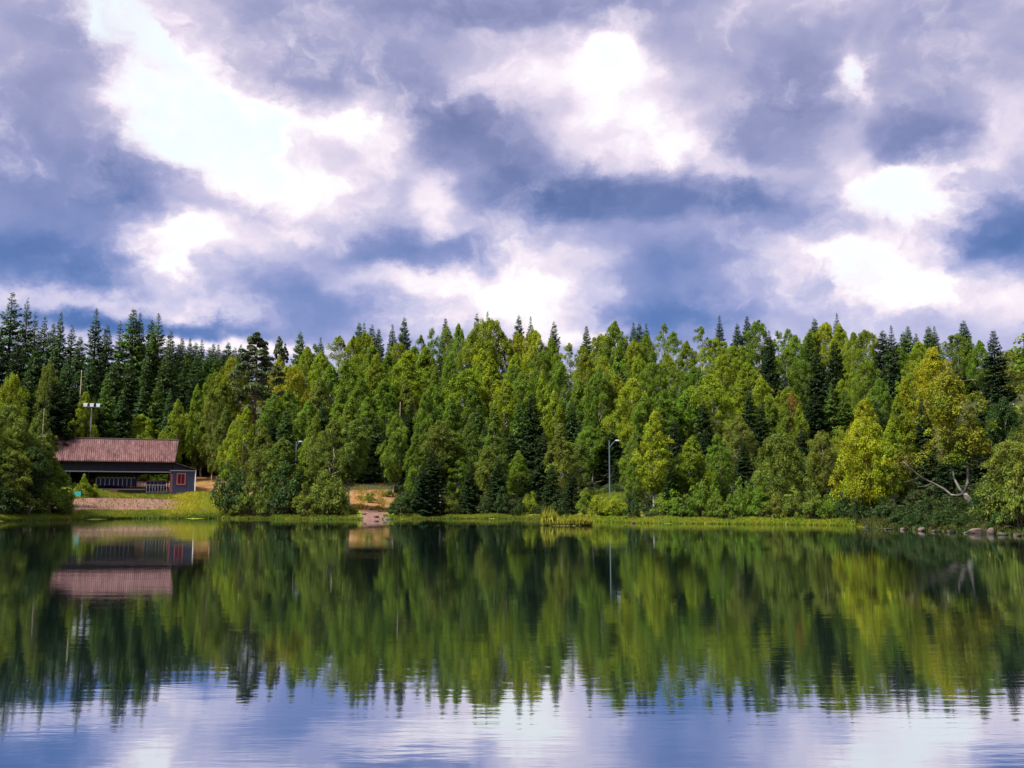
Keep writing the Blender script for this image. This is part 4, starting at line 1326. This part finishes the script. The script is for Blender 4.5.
for i, (px, py, w, h, lab) in enumerate(ROCKS):
    rng = np.random.default_rng(900 + i)
    a = math.atan2(*ray(px, py)[:2])
    # walk out along the bearing until the ground meets this line of sight
    dd = ray(px, py + h * .35)
    slope = dd[2] / math.hypot(dd[0], dd[1])
    r = float(shore_r(a)) - 3.0
    while r < float(shore_r(a)) + 30 and max(gz(r * math.sin(a), r * math.cos(a)), 0) < EYE + slope * r:
        r += .1
    x, y = r * math.sin(a), r * math.cos(a)
    zz = max(gz(x, y), 0)
    q = .85 if 'pink' in lab or px < 700 else .62
    sw, sh = q * w * r / F / 2, q * h * r / F
    mb = MB()
    bm = bmesh.new()
    tilt = rng.normal() * .25
    for _ in range(22):
        v = rng.normal(size=3)
        v = v / np.linalg.norm(v) * (.8 + .25 * rng.random())
        v[2] = min(v[2], .55 + .2 * rng.random())
        bm.verts.new((v[0] * sw * 1.1, v[1] * sw * .85, v[2] * sh * .9 + sh * .2 + v[0] * sh * tilt))
    bmesh.ops.convex_hull(bm, input=bm.verts)
    bmesh.ops.delete(bm, geom=[v for v in bm.verts if not v.link_faces], context='VERTS')
    bmesh.ops.bevel(bm, geom=bm.edges[:], offset=min(sw, sh) * .09, segments=1, affect='EDGES')
    me = bpy.data.meshes.new('rock')
    bm.to_mesh(me)
    bm.free()
    me.materials.append(M_ROCK if 'pink' in lab or 'pale' in lab or 'white' in lab else M_DARKROCK)
    o = link('rock', me)
    o.location = (x, y, zz)
    o.rotation_euler = (0, 0, rng.uniform(-.5, .5))
    near = 'by the leaning birch bank' if px > 935 else ('below the yellow willow' if px > 850 else ('on the pink bank' if 300 < px < 400 else ('at the waterline near the lamp post' if px > 600 else 'below the pavilion')))
    tag(o, f'{lab} {near}', 'rock', 'stones along the shore')


# ------------------------------------------------------------------ grass and ground cover
def blades(name, n, sampler, hgt, wid, color, label, seed):
    rng = np.random.default_rng(seed)
    px, t, k = sampler(rng, n)
    a = np.arctan2((px - 512) / F, math.cos(TH) + 0 * px)
    r = shore_r(a) + t
    x, y = r * np.sin(a), r * np.cos(a)
    z = np.maximum(ground(x, y), -.05)
    h = hgt * k * (.5 + .8 * rng.random(len(px)))
    cen = np.stack([x, y, z + h * .45], 1)
    nr = np.stack([rng.normal(size=len(px)), rng.normal(size=len(px)), .25 * np.ones(len(px))], 1)
    al = np.stack([rng.normal(size=len(px)) * .3, rng.normal(size=len(px)) * .3, np.ones(len(px))], 1)
    patch = np.sin(px * .11) * .5 + np.sin(px * .37 + t) * .3
    tone = np.stack([1 + .25 * patch + rng.normal(size=len(px)) * .2, 1 + .10 * patch + rng.normal(size=len(px)) * .15, np.ones(len(px))], 1)
    me = cards(name, cen, nr, h, wid * np.ones(len(px)), M_GRASS, rng, along=al, tone=np.clip(tone, .4, 1.8))
    o = link(name, me)
    o.color = (*color, 1)
    tag(o, label, kind='stuff')


def strip(p0, p1, t0, t1, k0=1.0):
    def f(rng, n):
        px = rng.uniform(p0, p1, n)
        t = rng.uniform(t0, t1, n)
        e = np.clip(np.minimum(px - p0, p1 - px) / 14 + .15 + .25 * np.sin(t * 1.3) + .2 * np.sin(px * .9), 0, 1)
        keep = rng.random(n) < e
        return px[keep], t[keep], k0 * np.ones(keep.sum())
    return f


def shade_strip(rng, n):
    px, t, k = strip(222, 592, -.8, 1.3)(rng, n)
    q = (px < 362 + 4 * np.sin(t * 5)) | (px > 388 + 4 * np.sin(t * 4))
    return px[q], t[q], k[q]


def clearing(rng, n):
    px, t = rng.uniform(346, 404, n), rng.uniform(6, 35, n)
    q = np.sin(px * .33 + 1.1) + np.sin(t * .7 + px * .12) + rng.normal(size=n) * .5 > .35
    return px[q], t[q], np.ones(q.sum())


def meadow(rng, n):
    px, t = rng.uniform(150, 242, n), rng.uniform(1, 27, n)
    edge = 186 + 6 * np.sin(t * .9) + 5 * np.sin(t * 2.3 + 1) + rng.normal(size=n) * 5 - 22 * (t < 7)
    k = (px > edge) & (px < 236 + 5 * np.sin(t))
    return px[k], t[k], np.ones(k.sum())


blades('shore_grass', 26000, strip(584, 856, -.7, 1.6), .30, .06, (.17, .21, .014), 'bright grass strip along the waterline below the shrubs', 1)
blades('bank_grass', 30000, lambda rng, n: (rng.uniform(-40, 235, n), rng.uniform(-.5, 1, n) ** 2 * 6 + -.3, np.ones(n)), .40, .07, (.13, .17, .018), 'grass along the waterline below the pavilion', 2)
blades('meadow_grass', 26000, meadow, .45, .07, (.28, .27, .022), 'yellowing meadow grass beside the pavilion', 3)
blades('deck_grass', 9000, strip(70, 182, 20, 27.5), .35, .07, (.16, .18, .018), 'strip of grass between the pavilion deck and the gravel slope', 14)
blades('gravel_tufts', 700, strip(54, 196, 8, 21), .30, .10, (.15, .15, .02), 'scattered tufts on the gravel slope below the pavilion', 15)
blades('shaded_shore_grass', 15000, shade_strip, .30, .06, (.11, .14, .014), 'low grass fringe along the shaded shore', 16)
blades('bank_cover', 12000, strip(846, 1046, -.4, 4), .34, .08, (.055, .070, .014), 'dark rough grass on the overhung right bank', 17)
blades('verge_grass', 16000, strip(572, 640, 4, 27), .50, .08, (.14, .18, .016), 'long grass below the lamp post', 4)
blades('slope_grass', 14000, strip(50, 190, 1.0, 5.2), .35, .06, (.18, .18, .02), 'thin grass on the gravel slope before the pavilion', 5)
blades('waterline_turf', 5000, strip(454, 512, -.6, .7), .30, .06, (.17, .20, .018), 'bright turf edge at the waterline', 6)
blades('clearing_grass', 5200, clearing, .35, .07, (.20, .15, .02), 'dry grass above the pink bank', 7)
blades('knoll_grass', 9000, strip(500, 530, 2, 16), .45, .08, (.15, .17, .02), 'grass between the shore birches', 9)


def undergrowth():
    rng = np.random.default_rng(51)
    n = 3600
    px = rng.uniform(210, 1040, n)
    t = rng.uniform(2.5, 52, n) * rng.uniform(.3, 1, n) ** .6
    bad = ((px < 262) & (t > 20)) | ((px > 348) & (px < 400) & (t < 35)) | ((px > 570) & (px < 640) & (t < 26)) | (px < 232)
    px, t = px[~bad], t[~bad]
    a = np.arctan2((px - 512) / F, math.cos(TH))
    r = shore_r(a) + np.maximum(t, 2.2)
    x, y = r * np.sin(a), r * np.cos(a)
    z = ground(x, y)
    hh = rng.uniform(.2, 1.0, len(px))
    cen = np.stack([x, y, z + hh * .6], 1)
    rad = rng.uniform(.35, .8, len(px))
    pos, nr, sz, idx = foliage(rng, cen, rad, .7, 42, .2, .1)
    me = cards('undergrowth', pos, nr, sz, sz * .6, M_LEAF, rng, tone=tones(rng, len(px), idx))
    o = link('undergrowth', me)
    o.color = (.028, .045, .010, 1)  # leaf colour darkened to include the shade under overhanging crowns
    tag(o, 'low leafy ground cover under the trees', kind='stuff')


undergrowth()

def outer_wood():
    """the wood goes on beyond both sides of the view: one mass of crowns"""
    rng = np.random.default_rng(71)
    src = {}
    V, T = [], []
    for k in range(86):
        px = rng.uniform(1062, 1900) if k % 2 else rng.uniform(-700, -62)
        t = 6 + 84 * rng.random()
        key = 'BSRBR'[int(rng.integers(5))]
        j = int(rng.integers(len(PROTO[key])))
        if (key, j) not in src:
            me = PROTO[key][j][1]
            n = len(me.polygons)
            co = np.empty(n * 12, np.float32)
            me.vertices.foreach_get('co', co)
            tn = np.empty(n * 16, np.float32)
            me.attributes['tone'].data.foreach_get('color', tn)
            src[(key, j)] = (co.reshape(n, 4, 3)[::3], tn.reshape(n, 4, 4)[::3])
        co, tn = src[(key, j)]
        c = co.mean(1, keepdims=True)
        co = c + (co - c) * 1.6
        H0 = PROTO[key][j][2]
        sc = rng.uniform(10, 15) / H0
        w = rng.uniform(0, 6.28)
        x, y, z = spot(px, t)
        rot = np.array([[math.cos(w), -math.sin(w), 0], [math.sin(w), math.cos(w), 0], [0, 0, 1]])
        V.append((co.reshape(-1, 3) @ rot.T) * (sc * 1.15, sc * 1.15, sc) + (x, y, z))
        tn = tn.copy()
        tn[:, :, :3] *= np.array({'B': (1, 1, 1), 'R': (.8, .85, 1), 'S': (.35, .42, 1.6)}[key])
        T.append(tn.reshape(-1, 4))
    V, T = np.concatenate(V), np.concatenate(T)
    n = len(V) // 4
    me = bpy.data.meshes.new('outer_wood')
    me.vertices.add(4 * n)
    me.vertices.foreach_set('co', V.astype(np.float32).ravel())
    me.loops.add(4 * n)
    me.loops.foreach_set('vertex_index', np.arange(4 * n, dtype=np.int32))
    me.polygons.add(n)
    me.polygons.foreach_set('loop_start', np.arange(0, 4 * n, 4, dtype=np.int32))
    me.attributes.new('tone', 'FLOAT_COLOR', 'POINT').data.foreach_set('color', T.ravel())
    me.materials.append(M_LEAF)
    me.update()
    o = link('outer_wood', me)
    o.color = (.12, .165, .010, 1)
    tag(o, 'mixed wood going on along the lake shore', kind='stuff')


outer_wood()

# grassy islet just off the shore
rng = np.random.default_rng(61)
ix, iy, _ = spot(567, 0)
a = math.atan2(ix, iy)
r = EYE / (-(ray(567, 526)[2]) / math.hypot(*ray(567, 526)[:2])) + 2
ix, iy = r * math.sin(a), r * math.cos(a)
isl = empty('grass_islet', (ix, iy, 0), -a)
tag(isl, 'little islet of yellow-green reed grass just off the shore', 'islet')
mb = MB()
ring = [[(2.0 * k * math.cos(w) * (1 + .12 * math.sin(3 * w)), 1.2 * k * math.sin(w), zz) for w in np.linspace(0, 2 * math.pi, 20, endpoint=False)] for k, zz in ((1.1, -.3), (.95, .06), (.6, .14), (.1, .18))]
for q in ring:
    mb.v += q
for i in range(3):
    for k in range(20):
        j = (k + 1) % 20
        mb.f.append((i * 20 + k, i * 20 + j, (i + 1) * 20 + j, (i + 1) * 20 + k))
mb.f.append(tuple(60 + k for k in range(20)))
mb.build('turf', plain('turf', (.09, .09, .02), .95), isl, True)
n = 5200
u = rng.random(n) ** .5
w = rng.uniform(0, 6.283, n)
h = rng.uniform(.25, .6, n) * (1 + .9 * (np.cos(w) * u < -.45)) * np.where(rng.random(n) < .05, 1.7, 1)
cen = np.stack([2.05 * u * np.cos(w), 1.2 * u * np.sin(w), .06 + h * .45], 1)
nr = np.stack([rng.normal(size=n), rng.normal(size=n), .2 * np.ones(n)], 1)
al = np.stack([rng.normal(size=n) * .25, rng.normal(size=n) * .25, np.ones(n)], 1)
me = cards('reeds', cen, nr, h, .07 * np.ones(n), M_GRASS, rng, along=al, tone=np.clip(1 + rng.normal(size=(n, 1)) * .25 + np.zeros((n, 3)), .4, 1.7))
rd = link('reeds', me, isl)
rd.color = (.22, .22, .02, 1)
